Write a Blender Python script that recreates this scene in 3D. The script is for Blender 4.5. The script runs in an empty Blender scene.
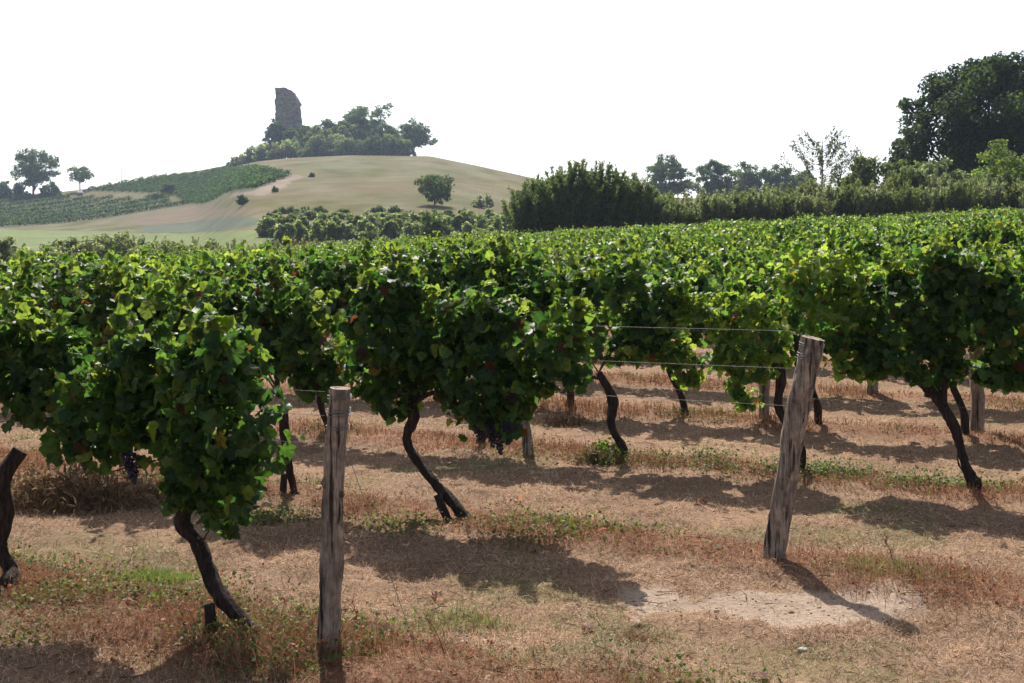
import bpy, math, random
import numpy as np
from mathutils import Vector

# ------------------------------------------------------------------ scene, camera, sky, sun
scene = bpy.context.scene
COL = scene.collection
F, CX, HY, EYE = 1300.0, 512.0, 240.0, 1.75      # focal length in pixels, image centre, horizon row, eye height

cam_d = bpy.data.cameras.new("camera"); cam = bpy.data.objects.new("camera", cam_d); COL.objects.link(cam)
cam.location = (0, 0, EYE); cam.rotation_euler = (math.radians(90), 0, 0)
cam_d.sensor_width = 36.0; cam_d.lens = F / 1024 * 36.0
cam_d.shift_y = -(341.5 - HY) / 1024
cam_d.clip_start = 0.1; cam_d.clip_end = 8000
scene.camera = cam

SUN_EL, SUN_AZ = math.radians(48), math.radians(-9)       # azimuth clockwise from +Y (ahead)
world = bpy.data.worlds.new("World"); scene.world = world; world.use_nodes = True
wn, wl = world.node_tree.nodes, world.node_tree.links
sky = wn.new("ShaderNodeTexSky"); sky.sky_type = 'NISHITA'; sky.sun_disc = False
sky.sun_elevation = SUN_EL; sky.sun_rotation = SUN_AZ
sky.air_density = 0.6; sky.dust_density = 2.2; sky.ozone_density = 1.0; sky.altitude = 100
hsv = wn.new("ShaderNodeHueSaturation"); hsv.inputs["Saturation"].default_value = 0.6; wl.new(sky.outputs[0], hsv.inputs["Color"])
bgn = wn["Background"]; wl.new(hsv.outputs[0], bgn.inputs[0]); bgn.inputs[1].default_value = 0.125

sd = bpy.data.lights.new("sun", 'SUN'); sd.energy = 4.8; sd.angle = math.radians(0.5); sd.color = (1.0, 0.94, 0.86)
sun = bpy.data.objects.new("sun", sd); COL.objects.link(sun)
S = Vector((math.sin(SUN_AZ) * math.cos(SUN_EL), math.cos(SUN_AZ) * math.cos(SUN_EL), math.sin(SUN_EL)))
sun.rotation_euler = S.to_track_quat('Z', 'Y').to_euler()

scene.view_settings.view_transform = 'Standard'; scene.view_settings.look = 'None'
scene.view_settings.exposure = 0.68; scene.view_settings.gamma = 1.0; scene.view_settings.use_curve_mapping = False
scene.render.engine = 'CYCLES'
scene.cycles.max_bounces = 8; scene.cycles.transparent_max_bounces = 8
scene.cycles.volume_bounces = 0; scene.cycles.use_denoising = True
scene.cycles.sample_clamp_indirect = 6

RNG = np.random.default_rng(7)
random.seed(7)

# ------------------------------------------------------------------ numeric helpers
def sstep(a, b, x):
    t = np.clip((np.asarray(x, float) - a) / (b - a), 0, 1)
    return t * t * (3 - 2 * t)

def vnoise(x, y, seed=0):
    x = np.asarray(x, float); y = np.asarray(y, float)
    xi = np.floor(x).astype(np.int64); yi = np.floor(y).astype(np.int64)
    fx = x - xi; fy = y - yi; fx = fx * fx * (3 - 2 * fx); fy = fy * fy * (3 - 2 * fy)
    def h(a, b):
        n = (a * 374761393 + b * 668265263 + seed * 1442695041) & 0xFFFFFFFF
        n = ((n ^ (n >> 13)) * 1274126177) & 0xFFFFFFFF
        return ((n ^ (n >> 16)) & 0xFFFF) / 65535.0
    return (h(xi, yi) * (1 - fx) + h(xi + 1, yi) * fx) * (1 - fy) + (h(xi, yi + 1) * (1 - fx) + h(xi + 1, yi + 1) * fx) * fy

def fbm(x, y, seed=0, o=4):
    a, s, t = 0.5, 0.0, 0.0
    for i in range(o):
        s = s + a * vnoise(np.asarray(x) * 2 ** i, np.asarray(y) * 2 ** i, seed + i * 17); t += a; a *= 0.5
    return s / t

# ------------------------------------------------------------------ terrain shape
RIDGE_PX = [-600, -150, 0, 60, 90, 160, 230, 290, 350, 430, 480, 530, 600, 700, 1024, 1700]
RIDGE_PY = [212, 200, 195, 192, 188, 176, 165, 159, 156.5, 157, 167, 178, 194, 199, 197, 205]
YR = 430.0
U = np.array([-0.857, 0.515]); NV = np.array([0.515, 0.857])      # along the rows; across them (away from camera)
P1, DP = 4.23, 2.48
ROT = math.atan2(U[1], U[0])

def ground_h(x, y):
    x = np.asarray(x, float); y = np.asarray(y, float)
    near = sstep(10, 30, y) * (np.where(x < 0, 0.066, 0.046) * np.clip(x, -45, 45) + 0.011 * np.clip(y, 0, 80))
    yy = np.maximum(y, 40.0)
    px = CX + F * x / yy
    rp = np.interp(px, RIDGE_PX, RIDGE_PY)
    hr = EYE + (HY - rp) * YR / F
    t = np.clip((yy - 105) / (YR - 105), 0, 1)
    prof = 0.45 * t + 0.55 * t * t * (3 - 2 * t)
    wl_ = 1 - sstep(188, 262, px); prof = prof * (1 - wl_) + (0.10 * t + 0.90 * t ** 3.2) * wl_
    far = -0.3 + (hr + 0.3) * prof
    far = np.where(yy > YR, far * (1 - sstep(YR, 900, yy)), far)
    far = far + 0.5 * sstep(120, 200, yy) * (1 - sstep(360, 420, yy)) * (vnoise(x / 25, y / 25, 5) - 0.5)
    w = sstep(66, 112, y)
    h = near * (1 - w) + far * w
    d = np.hypot(x, y)
    micro = (0.06 * (fbm(x / 0.8, y / 0.8, 3, 3) - 0.5) + 0.035 * (vnoise(x / 0.22, y / 0.22, 19) - 0.5) + 0.022 * (vnoise(x / 0.10, y / 0.10, 9) - 0.5)) * (1 - sstep(25, 45, d))
    q = (x * NV[0] + y * NV[1] - P1) / DP
    m = np.abs(q - np.round(q)) * DP
    berm = 0.045 * np.exp(-(m / 0.35) ** 2) * (q > -0.4) * (1 - sstep(40, 60, d))
    return h + micro + berm

def gz(x, y): return float(ground_h(x, y))
def proj(x, y, z): return CX + F * x / y, HY - F * (z - EYE) / y
def at(px, py, Y): return np.array([(px - CX) / F * Y, Y, EYE - (py - HY) / F * Y])
def row_p(n): return P1 + DP * (n - 1)
def row_s(px, p):
    k = (px - CX) / F
    return p * (NV[0] - k * NV[1]) / (NV[1] + k * NV[0]) if False else p * (0.515 - 0.857 * k) / (0.857 + 0.515 * k)
def on_row(n, px, py, d=0.0):            # point of a row's vertical plane seen at that pixel
    p = row_p(n) + d; s = row_s(px, p); xy = s * U + p * NV
    return np.array([xy[0], xy[1], EYE - (py - HY) / F * xy[1]])
def solve_y(px, py, y0=75.0, y1=429.0):  # distance at which the ground is seen at that pixel
    ys = np.arange(y0, y1, 0.5); xs = (px - CX) / F * ys
    pp = HY - F * (ground_h(xs, ys) - EYE) / ys
    i = np.nonzero(pp <= py)[0]
    return float(ys[i[0]]) if len(i) else y1

# ------------------------------------------------------------------ mesh building
class MB:
    def __init__(s): s.v = []; s.f = {}; s.t = []; s.n = 0
    def add(s, v, faces, tint=(1, 1, 1)):
        v = np.asarray(v, float).reshape(-1, 3)
        t = np.asarray(tint, float)
        if t.ndim == 1: t = np.tile(t, (len(v), 1))
        for f in faces:
            f = np.asarray(f, np.int64)
            if f.size: s.f.setdefault(f.shape[1], []).append(f + s.n)
        s.v.append(v); s.t.append(t); s.n += len(v)
    def mesh(s, name, mat, smooth=True):
        me = bpy.data.meshes.new(name)
        v = np.concatenate(s.v); t = np.concatenate(s.t)
        idx, st, o = [], [], 0
        for k, fl in s.f.items():
            f = np.concatenate(fl); idx.append(f.ravel()); st.append(o + np.arange(len(f)) * k); o += f.size
        idx = np.concatenate(idx).astype(np.int32); st = np.concatenate(st).astype(np.int32)
        me.vertices.add(len(v)); me.vertices.foreach_set("co", v.astype(np.float32).ravel())
        me.loops.add(len(idx)); me.loops.foreach_set("vertex_index", idx)
        me.polygons.add(len(st)); me.polygons.foreach_set("loop_start", st)
        me.polygons.foreach_set("use_smooth", np.full(len(st), smooth, dtype=bool))
        a = me.attributes.new("tint", 'FLOAT_COLOR', 'POINT')
        a.data.foreach_set("color", np.concatenate([t, np.ones((len(t), 1))], 1).astype(np.float32).ravel())
        me.update(calc_edges=True)
        for m in (mat if isinstance(mat, (list, tuple)) else [mat]): me.materials.append(m)
        return me
    def build(s, name, mat, parent=None, smooth=True):
        o = bpy.data.objects.new(name, s.mesh(name, mat, smooth)); COL.objects.link(o)
        if parent: o.parent = parent
        return o

def obj_from(me, name, parent=None):
    o = bpy.data.objects.new(name, me); COL.objects.link(o)
    if parent: o.parent = parent
    return o

def tag(o, label=None, cat=None, group=None, kind=None):
    for k, v in (("label", label), ("category", cat), ("group", group), ("kind", kind)):
        if v: o[k] = v
    return o

def empty(name, loc, rz=0.0):
    o = bpy.data.objects.new(name, None); COL.objects.link(o)
    o.location = tuple(loc); o.rotation_euler = (0, 0, rz); o.empty_display_size = 0.2
    return o

def norm(a): return a / np.maximum(np.linalg.norm(a, axis=-1, keepdims=True), 1e-9)

# leaf outlines: base at the origin, tip at (0, 1)
def _mirror(h):
    h = np.array(h); l = h[::-1].copy(); l[:, 0] *= -1
    return np.concatenate([h, l])
_half = [(.09, -.05), (.28, -.09), (.46, .03), (.48, .19), (.60, .31), (.63, .50), (.50, .59), (.41, .69), (.36, .83), (.17, .93)]
_out = np.concatenate([[(0.0, .06)], np.array(_half), [(0.0, 1.06)], np.array(_half)[::-1] * [-1, 1]])
LEAF_FINE = (np.concatenate([[(0.0, .36)], _out]),
             [np.array([(0, 1 + i, 1 + (i + 1) % len(_out)) for i in range(len(_out))])])
_mid = np.array([(0, .05), (.42, -.06), (.62, .42), (.38, .74), (0, 1.04), (-.38, .74), (-.62, .42), (-.42, -.06)])
LEAF_MID = (_mid, [np.array([(0, 1, 2, 3, 4), (0, 4, 5, 6, 7)])])
LEAF_LOW = (np.array([(0, 0), (.52, .42), (0, 1.0), (-.52, .42)]), [np.array([(0, 1, 2), (0, 2, 3)])])
LEAF_SLIM = (np.array([(0, 0), (.11, .4), (0, 1.0), (-.11, .4)]), [np.array([(0, 1, 2), (0, 2, 3)])])
TUFT = (np.array([(-.1, 0), (.5, .15), (.35, .75), (0, 1.0), (-.55, .7), (-.5, .2)]), [np.array([(0, 1, 2), (0, 2, 3), (0, 3, 4), (0, 4, 5)])])

def put_leaves(mb, pos, nrm, tip, size, tint, tmpl, rng, curl=1.0):
    n = len(pos)
    if n == 0: return
    T2, fcs = tmpl; k = len(T2)
    N = norm(nrm); Tp = norm(tip - (tip * N).sum(1, keepdims=True) * N); B = np.cross(Tp, N)
    x, y = T2[:, 0], T2[:, 1]
    fold = rng.uniform(-.25, .55, (n, 1)) * curl; droop = rng.uniform(-.15, .65, (n, 1)) * curl; tw = rng.normal(0, .15, (n, 1)) * curl
    wav = rng.uniform(-.15, .15, (n, k)) * curl
    z = fold * np.abs(x) - droop * (y - .2) ** 2 + tw * x * y + wav * (np.abs(x) > .25)
    sz = np.asarray(size, float).reshape(-1, 1, 1)
    V = pos[:, None, :] + sz * (x[None, :, None] * B[:, None, :] + y[None, :, None] * Tp[:, None, :] + z[:, :, None] * N[:, None, :])
    off = (np.arange(n) * k)[:, None, None]
    mb.add(V.reshape(-1, 3), [(f[None] + off).reshape(-1, f.shape[1]) for f in fcs], np.repeat(tint, k, axis=0))

def rdir(n, rng): return norm(rng.normal(size=(n, 3)))

def sample_blobs(blobs, n, rng, inner=.4, keep_in=.25):
    C = np.array([b[0] for b in blobs]); R = np.array([b[1] for b in blobs])
    a = (R[:, 0] * R[:, 1] + R[:, 1] * R[:, 2] + R[:, 0] * R[:, 2]); a = a / a.sum()
    P, O = [], []; tot = 0
    while tot < n:
        m = (n - tot) * 2 + 50
        i = rng.choice(len(blobs), m, p=a); d = rdir(m, rng)
        r = 1.0 - inner * rng.random(m) ** 1.4 + rng.normal(0, .07, m)
        p = C[i] + d * R[i] * r[:, None]
        q = np.linalg.norm((p[:, None] - C[None]) / R[None], axis=2); q[np.arange(m), i] = 9
        ok = (q.min(1) > .72) | (rng.random(m) < keep_in)
        P.append(p[ok]); O.append(norm(d / R[i])[ok]); tot += ok.sum()
    return np.concatenate(P)[:n], np.concatenate(O)[:n]

def catmull(pts, m=5):
    pts = np.asarray(pts, float)
    if len(pts) < 3:
        return np.linspace(pts[0], pts[-1], m + 1)
    p = np.concatenate([[2 * pts[0] - pts[1]], pts, [2 * pts[-1] - pts[-2]]])
    out = []
    for i in range(1, len(p) - 2):
        for t in np.arange(m) / m:
            out.append(.5 * (2 * p[i] + (p[i + 1] - p[i - 1]) * t + (2 * p[i - 1] - 5 * p[i] + 4 * p[i + 1] - p[i + 2]) * t * t + (3 * p[i] - p[i - 1] - 3 * p[i + 1] + p[i + 2]) * t ** 3))
    out.append(p[-2]); return np.array(out)

def tube(mb, pts, rad, seg=10, sub=5, rough=.0, seed=0, tint=(1, 1, 1), cap=True, tip_tint=None, twist=0.0):
    P = catmull(pts, sub); m = len(P)
    rad = np.interp(np.linspace(0, 1, m), np.linspace(0, 1, len(rad)), rad) if np.ndim(rad) else np.full(m, rad)
    T = norm(np.gradient(P, axis=0)); a = np.array([1.0, 0.03, 0.0])
    A = norm(a[None] - (T @ a)[:, None] * T); B = np.cross(T, A)
    th = np.arange(seg) * 2 * np.pi / seg
    L = np.concatenate([[0], np.cumsum(np.linalg.norm(np.diff(P, axis=0), axis=1))])
    ph = th[None, :] + twist * L[:, None]
    k = 1.0
    if rough:
        nz = vnoise(np.cos(th)[None] * 1.6 + 9 + seed, L[:, None] * 9 + np.sin(th)[None] * 1.6, seed) - .5
        nz2 = vnoise(np.cos(th)[None] * 4 + 5, L[:, None] * 26 + np.sin(th)[None] * 4, seed + 3) - .5
        k = 1 + rough * (1.4 * nz + .8 * nz2)
    V = P[:, None] + (rad[:, None] * k)[..., None] * (np.cos(ph)[..., None] * A[:, None] + np.sin(ph)[..., None] * B[:, None])
    i = np.arange(m - 1)[:, None]; j = np.arange(seg)[None]; jn = (j + 1) % seg
    q = np.stack([i * seg + j, i * seg + jn, (i + 1) * seg + jn, (i + 1) * seg + j], -1).reshape(-1, 4)
    mb.add(V.reshape(-1, 3), [q], tint)
    if cap:
        for e, o in ((0, 1), (m - 1, 0)):
            ring = V[e]; c = ring.mean(0, keepdims=True)
            f = np.array([(seg, jj, (jj + 1) % seg) if not o else (seg, (jj + 1) % seg, jj) for jj in range(seg)])
            mb.add(np.concatenate([ring, c]), [f], tip_tint if (tip_tint is not None and e) else tint)

# ------------------------------------------------------------------ materials
def new_mat(name):
    m = bpy.data.materials.new(name); m.use_nodes = True; nt = m.node_tree; nt.nodes.clear()
    out = nt.nodes.new("ShaderNodeOutputMaterial"); return m, nt.nodes, nt.links, out

def leaf_mat(name, trans=.42, rough=.38, spec=.5, tmul=(2.1, 1.9, .8), scale=60.0, tex=True):
    m, n, l, out = new_mat(name)
    at_ = n.new("ShaderNodeAttribute"); at_.attribute_name = "tint"
    col = at_.outputs["Color"]
    if tex:
        tc = n.new("ShaderNodeTexCoord"); nz = n.new("ShaderNodeTexNoise"); nz.inputs["Scale"].default_value = scale; nz.inputs["Detail"].default_value = 3
        l.new(tc.outputs["Object"], nz.inputs["Vector"])
        mr = n.new("ShaderNodeMapRange"); mr.inputs[1].default_value = .3; mr.inputs[2].default_value = .7; mr.inputs[3].default_value = .72; mr.inputs[4].default_value = 1.28
        l.new(nz.outputs["Fac"], mr.inputs[0])
        vm = n.new("ShaderNodeVectorMath"); vm.operation = 'SCALE'; l.new(col, vm.inputs[0]); l.new(mr.outputs[0], vm.inputs["Scale"]); col = vm.outputs[0]
    p = n.new("ShaderNodeBsdfPrincipled"); p.inputs["Roughness"].default_value = rough; p.inputs["Specular IOR Level"].default_value = spec
    l.new(col, p.inputs["Base Color"])
    tm = n.new("ShaderNodeVectorMath"); tm.operation = 'MULTIPLY'; tm.inputs[1].default_value = tmul; l.new(col, tm.inputs[0])
    tr = n.new("ShaderNodeBsdfTranslucent"); l.new(tm.outputs[0], tr.inputs["Color"])
    mx = n.new("ShaderNodeMixShader"); mx.inputs[0].default_value = trans
    l.new(p.outputs[0], mx.inputs[1]); l.new(tr.outputs[0], mx.inputs[2]); l.new(mx.outputs[0], out.inputs["Surface"])
    return m

def rough_mat(name, c1, c2, scale=(12, 12, 12), rough=.9, bump=.5, dist=.01, spec=.2, tint=False, c3=None, detail=6):
    m, n, l, out = new_mat(name)
    tc = n.new("ShaderNodeTexCoord"); mp = n.new("ShaderNodeMapping"); mp.inputs["Scale"].default_value = scale
    l.new(tc.outputs["Object"], mp.inputs[0])
    nz = n.new("ShaderNodeTexNoise"); nz.inputs["Scale"].default_value = 1.0; nz.inputs["Detail"].default_value = detail; nz.inputs["Roughness"].default_value = .65
    l.new(mp.outputs[0], nz.inputs["Vector"])
    cr = n.new("ShaderNodeValToRGB"); cr.color_ramp.elements[0].position = .33; cr.color_ramp.elements[1].position = .68
    cr.color_ramp.elements[0].color = (*c1, 1); cr.color_ramp.elements[1].color = (*c2, 1)
    if c3:
        e = cr.color_ramp.elements.new(.5); e.color = (*c3, 1)
    l.new(nz.outputs["Fac"], cr.inputs[0]); col = cr.outputs[0]
    if tint:
        at_ = n.new("ShaderNodeAttribute"); at_.attribute_name = "tint"
        vm = n.new("ShaderNodeVectorMath"); vm.operation = 'MULTIPLY'; l.new(col, vm.inputs[0]); l.new(at_.outputs["Color"], vm.inputs[1]); col = vm.outputs[0]
    p = n.new("ShaderNodeBsdfPrincipled"); p.inputs["Roughness"].default_value = rough; p.inputs["Specular IOR Level"].default_value = spec
    l.new(col, p.inputs["Base Color"])
    b = n.new("ShaderNodeBump"); b.inputs["Strength"].default_value = bump; b.inputs["Distance"].default_value = dist
    l.new(nz.outputs["Fac"], b.inputs["Height"]); l.new(b.outputs[0], p.inputs["Normal"])
    l.new(p.outputs[0], out.inputs["Surface"]); return m

M_VINE = leaf_mat("vine_leaf", trans=.52, rough=.48, spec=.30, tmul=(2.35, 2.3, 1.15), scale=45)
M_TREE = leaf_mat("tree_leaf", trans=.48, rough=.65, spec=.10, tmul=(1.85, 1.9, 1.05), scale=.8)
M_WEED = leaf_mat("weed_leaf", trans=.35, rough=.6, spec=.25, tmul=(1.6, 1.5, .8), tex=False)
M_STRAW = leaf_mat("dry_straw", trans=.25, rough=.75, spec=.2, tmul=(1.2, 1.1, .9), tex=False)
M_BARK = rough_mat("vine_bark", (.018, .013, .012), (.085, .060, .048), (75, 75, 9), .92, 1.0, .02, c3=(.04, .028, .024))
M_TRUNK = rough_mat("tree_bark", (.03, .025, .02), (.10, .08, .065), (6, 6, 1.5), .95, .6, .05)
M_CANE = rough_mat("vine_cane", (.06, .03, .018), (.16, .085, .05), (60, 60, 12), .7, .4, .002)
M_POST = rough_mat("weathered_post", (.07, .055, .048), (.42, .34, .29), (85, 85, 4.5), .9, 1.0, .02, tint=True, c3=(.25, .20, .17), detail=9)
def post_mat():
    m, n, l, out = new_mat("weathered_post"); tc = n.new("ShaderNodeTexCoord")
    def noise(sc, det, rg=.6):
        mp = n.new("ShaderNodeMapping"); mp.inputs["Scale"].default_value = sc; l.new(tc.outputs["Object"], mp.inputs[0])
        z = n.new("ShaderNodeTexNoise"); z.inputs["Scale"].default_value = 1; z.inputs["Detail"].default_value = det; z.inputs["Roughness"].default_value = rg; l.new(mp.outputs[0], z.inputs["Vector"]); return z.outputs["Fac"]
    def ramp(f, stops):
        c = n.new("ShaderNodeValToRGB"); e = c.color_ramp.elements
        while len(e) < len(stops): e.new(.5)
        for k, (p, q) in zip(e, stops): k.position = p; k.color = (*q, 1)
        l.new(f, c.inputs[0]); return c.outputs[0]
    def mul(a, b):
        v = n.new("ShaderNodeVectorMath"); v.operation = 'MULTIPLY'; l.new(a, v.inputs[0]); l.new(b, v.inputs[1]); return v.outputs[0]
    grain, big, crack, mott = noise((110, 110, 7), 8, .7), noise((13, 13, 4.5), 5), noise((46, 46, 2.2), 3, .5), noise((30, 30, 24), 6)
    col = ramp(grain, [(.3, (.16, .135, .112)), (.5, (.33, .285, .24)), (.72, (.50, .445, .385))])
    col = mul(col, ramp(big, [(.34, (.45, .42, .42)), (.5, (.95, .9, .86)), (.68, (1.25, 1.18, 1.1))]))
    col = mul(col, ramp(crack, [(.36, (.16, .15, .15)), (.43, (1, 1, 1)), (1, (1, 1, 1))]))
    col = mul(col, ramp(mott, [(.3, (.6, .6, .6)), (.6, (1.1, 1.1, 1.1)), (1, (1.1, 1.1, 1.1))]))
    at_ = n.new("ShaderNodeAttribute"); at_.attribute_name = "tint"; col = mul(col, at_.outputs["Color"])
    p = n.new("ShaderNodeBsdfPrincipled"); p.inputs["Roughness"].default_value = .93; p.inputs["Specular IOR Level"].default_value = .15; l.new(col, p.inputs["Base Color"])
    ad = n.new("ShaderNodeMath"); ad.operation = 'ADD'; l.new(grain, ad.inputs[0]); l.new(ramp(crack, [(.36, (0, 0, 0)), (.46, (1, 1, 1)), (1, (1, 1, 1))]), ad.inputs[1])
    b = n.new("ShaderNodeBump"); b.inputs["Strength"].default_value = 1; b.inputs["Distance"].default_value = .012; l.new(ad.outputs[0], b.inputs["Height"]); l.new(b.outputs[0], p.inputs["Normal"])
    l.new(p.outputs[0], out.inputs["Surface"]); return m
M_POST = post_mat()
M_WIRE = rough_mat("galvanised_wire", (.07, .065, .06), (.19, .18, .18), (40, 40, 40), .45, .1, .001, spec=.6)
M_GRAPE = rough_mat("dark_grape", (.008, .006, .016), (.03, .022, .05), (60, 60, 60), .42, .1, .001, spec=.4)
M_STONE = rough_mat("ruin_stone", (.12, .105, .10), (.30, .26, .235), (1.0, 1.0, 1.4), .95, .9, .35, c3=(.24, .20, .18), detail=8)
M_PEBBLE = rough_mat("pale_stone", (.35, .32, .28), (.6, .56, .5), (40, 40, 40), .9, .4, .004)
M_WHITE = rough_mat("white_paint", (.72, .72, .72), (.8, .8, .8), (3, 3, 3), .5, .05, .002)
M_DARK = rough_mat("dark_rubber_glass", (.02, .02, .025), (.04, .04, .045), (5, 5, 5), .4, .05, .002)
M_POLE = rough_mat("grey_pole", (.18, .17, .16), (.3, .28, .26), (4, 4, 1), .9, .2, .01)

def ground_mat():
    m, n, l, out = new_mat("ground")
    a = n.new("ShaderNodeAttribute"); a.attribute_name = "tint"
    tc = n.new("ShaderNodeTexCoord")
    def noise(sc, det, rg=.6):
        z = n.new("ShaderNodeTexNoise"); z.inputs["Scale"].default_value = sc; z.inputs["Detail"].default_value = det; z.inputs["Roughness"].default_value = rg
        l.new(tc.outputs["Object"], z.inputs["Vector"]); return z
    def rng_(src, a0, a1, b0, b1):
        r = n.new("ShaderNodeMapRange"); r.inputs[1].default_value = a0; r.inputs[2].default_value = a1; r.inputs[3].default_value = b0; r.inputs[4].default_value = b1
        l.new(src, r.inputs[0]); return r.outputs[0]
    n1 = noise(38, 8, .75); n2 = noise(1.7, 5); n3 = noise(.12, 6)
    k = n.new("ShaderNodeMath"); k.operation = 'MULTIPLY'; l.new(rng_(n1.outputs["Fac"], .28, .72, .55, 1.45), k.inputs[0]); l.new(rng_(n2.outputs["Fac"], .3, .7, .8, 1.2), k.inputs[1])
    k2 = n.new("ShaderNodeMath"); k2.operation = 'MULTIPLY'; l.new(k.outputs[0], k2.inputs[0]); l.new(rng_(n3.outputs["Fac"], .3, .7, .82, 1.18), k2.inputs[1])
    vm = n.new("ShaderNodeVectorMath"); vm.operation = 'SCALE'; l.new(a.outputs["Color"], vm.inputs[0]); l.new(k2.outputs[0], vm.inputs["Scale"])
    p = n.new("ShaderNodeBsdfPrincipled"); p.inputs["Roughness"].default_value = .97; p.inputs["Specular IOR Level"].default_value = .1
    l.new(vm.outputs[0], p.inputs["Base Color"])
    b = n.new("ShaderNodeBump"); b.inputs["Strength"].default_value = .8; b.inputs["Distance"].default_value = .02
    l.new(n1.outputs["Fac"], b.inputs["Height"]); l.new(b.outputs[0], p.inputs["Normal"]); l.new(p.outputs[0], out.inputs["Surface"])
    return m
M_GROUND = ground_mat()

# ------------------------------------------------------------------ ground sheet
def in_poly(px, py, poly):
    px = np.asarray(px); py = np.asarray(py); c = np.zeros(px.shape, bool); n = len(poly)
    for i in range(n):
        x1, y1 = poly[i]; x2, y2 = poly[(i + 1) % n]
        c ^= ((y1 > py) != (y2 > py)) & (px < (x2 - x1) * (py - y1) / (y2 - y1 + 1e-9) + x1)
    return c

STRAW = np.array([.305, .195, .125]); STRAW2 = np.array([.215, .135, .088]); DIRT = np.array([.33, .25, .19])  # straw tones set darker than the blades to imitate shadow between them
RED = np.array([.21, .108, .064]); GREEN = np.array([.12, .15, .05])
def bare_mask(x, y):       # pale trodden patch beside the leaning post
    c = at(762, 598, 6.6); d = np.hypot((x - c[0]) / .80, (y - 6.28) / .40) + 1.1 * (fbm(x * 3.2, y * 3.2, 31, 4) - .5)
    return 1 - sstep(.70, 1.0, d)
def row_dist(x, y):
    q = (x * NV[0] + y * NV[1] - P1) / DP; r = np.maximum(np.round(q), 0)
    return (q - r) * DP, r
def red_mask(x, y):
    d, r = row_dist(x, y)
    w = np.where(r == 0, .55, .42)
    return (1 - sstep(w * .5, w, np.abs(d - .05) + .35 * (fbm(x * 1.3, y * 1.3, 41, 3) - .5))) * (1 - sstep(38, 60, y))
def green_mask(x, y): return sstep(.60, .74, fbm(x * .9 + 7, y * 1.3, 53, 3))

def ground_cols(x, y, z):
    f1 = fbm(x * .7, y * .7, 21, 3)[:, None]
    c = STRAW * (1 - f1) + STRAW2 * f1
    g = (green_mask(x, y) * .25)[:, None]; c = c * (1 - g) + GREEN * g
    r = (red_mask(x, y) * .75)[:, None]; c = c * (1 - r) + RED * r
    b = bare_mask(x, y)[:, None]; c = c * (1 - b) + DIRT * b
    yy = np.maximum(y, 30.0); px, py = proj(x, yy, z)
    px = px + 14 * (fbm(x / 14, y / 14, 61, 3) - .5); py = py + 3 * (fbm(x / 10, y / 10, 71, 3) - .5)
    far = sstep(66, 90, y)[:, None]
    f2 = fbm(x / 22, y / 30, 81, 4)[:, None]; f3 = fbm(x / 6, y / 14, 83, 4)[:, None]
    mead = np.array([.074, .082, .026]) * (1 - f2) + np.array([.125, .100, .042]) * f2 - .10 * (f3 - .5)
    red_b = sstep(.5, .62, fbm(px / 90, py / 7, 91, 3))[:, None] * .35
    mead = mead * (1 - red_b) + np.array([.15, .105, .062]) * red_b
    hc = mead
    def mix(mask, col):
        nonlocal hc
        mm = np.asarray(mask, float)[:, None]; hc = hc * (1 - mm) + np.array(col) * mm
    mix(in_poly(px, py, [(-900, 229), (0, 229), (90, 231), (180, 234), (262, 229), (330, 233), (430, 238), (430, 300), (-900, 300)]), (.125, .155, .052))
    mix(in_poly(px, py, [(140, 228), (235, 215), (275, 222), (225, 231), (150, 234)]), (.075, .09, .058))
    mix(in_poly(px, py, [(120, 220), (195, 205), (262, 210), (225, 218), (150, 226)]), (.125, .095, .058))
    mix(in_poly(px, py, [(232, 195), (285, 172), (303, 176), (262, 196)]) , (.20, .155, .115))
    mix(in_poly(px, py, [(80, 191), (228, 167), (292, 175), (250, 192), (180, 192)]), (.085, .085, .045))
    mix(in_poly(px, py, [(-400, 197), (0, 197), (195, 203), (120, 218), (0, 229), (-400, 229)]), (.085, .085, .045))
    return c * (1 - far) + hc * far

def make_ground():
    rr = [0.4]
    while rr[-1] < 4: rr.append(rr[-1] * 1.05)
    while rr[-1] < 14: rr.append(rr[-1] + .035)
    while rr[-1] < 40: rr.append(rr[-1] + .12 + (rr[-1] - 14) * .01)
    while rr[-1] < 2600: rr.append(rr[-1] * 1.011)
    rr = np.array(rr)
    th = np.concatenate([np.linspace(-math.pi, -.62, 90)[:-1], np.linspace(-.62, .62, 420), np.linspace(.62, math.pi, 90)[1:-1]])
    R, TH = np.meshgrid(rr, th, indexing='ij')
    x = (R * np.sin(TH)).ravel(); y = (R * np.cos(TH)).ravel(); z = ground_h(x, y)
    m, k = len(rr), len(th)
    i = np.arange(m - 1)[:, None]; j = np.arange(k)[None]; jn = (j + 1) % k
    q = np.stack([i * k + j, i * k + jn, (i + 1) * k + jn, (i + 1) * k + j], -1).reshape(-1, 4)[:, ::-1]
    mb = MB(); V = np.stack([x, y, z], 1); mb.add(V, [q], np.clip(ground_cols(x, y, z), .01, 1))
    c = np.concatenate([V[:k], [[0, 0, gz(0, 0)]]])
    mb.add(c, [np.array([(k, (jj + 1) % k, jj) for jj in range(k)])], STRAW)
    o = mb.build("ground", M_GROUND); o["kind"] = "structure"
make_ground()

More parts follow.
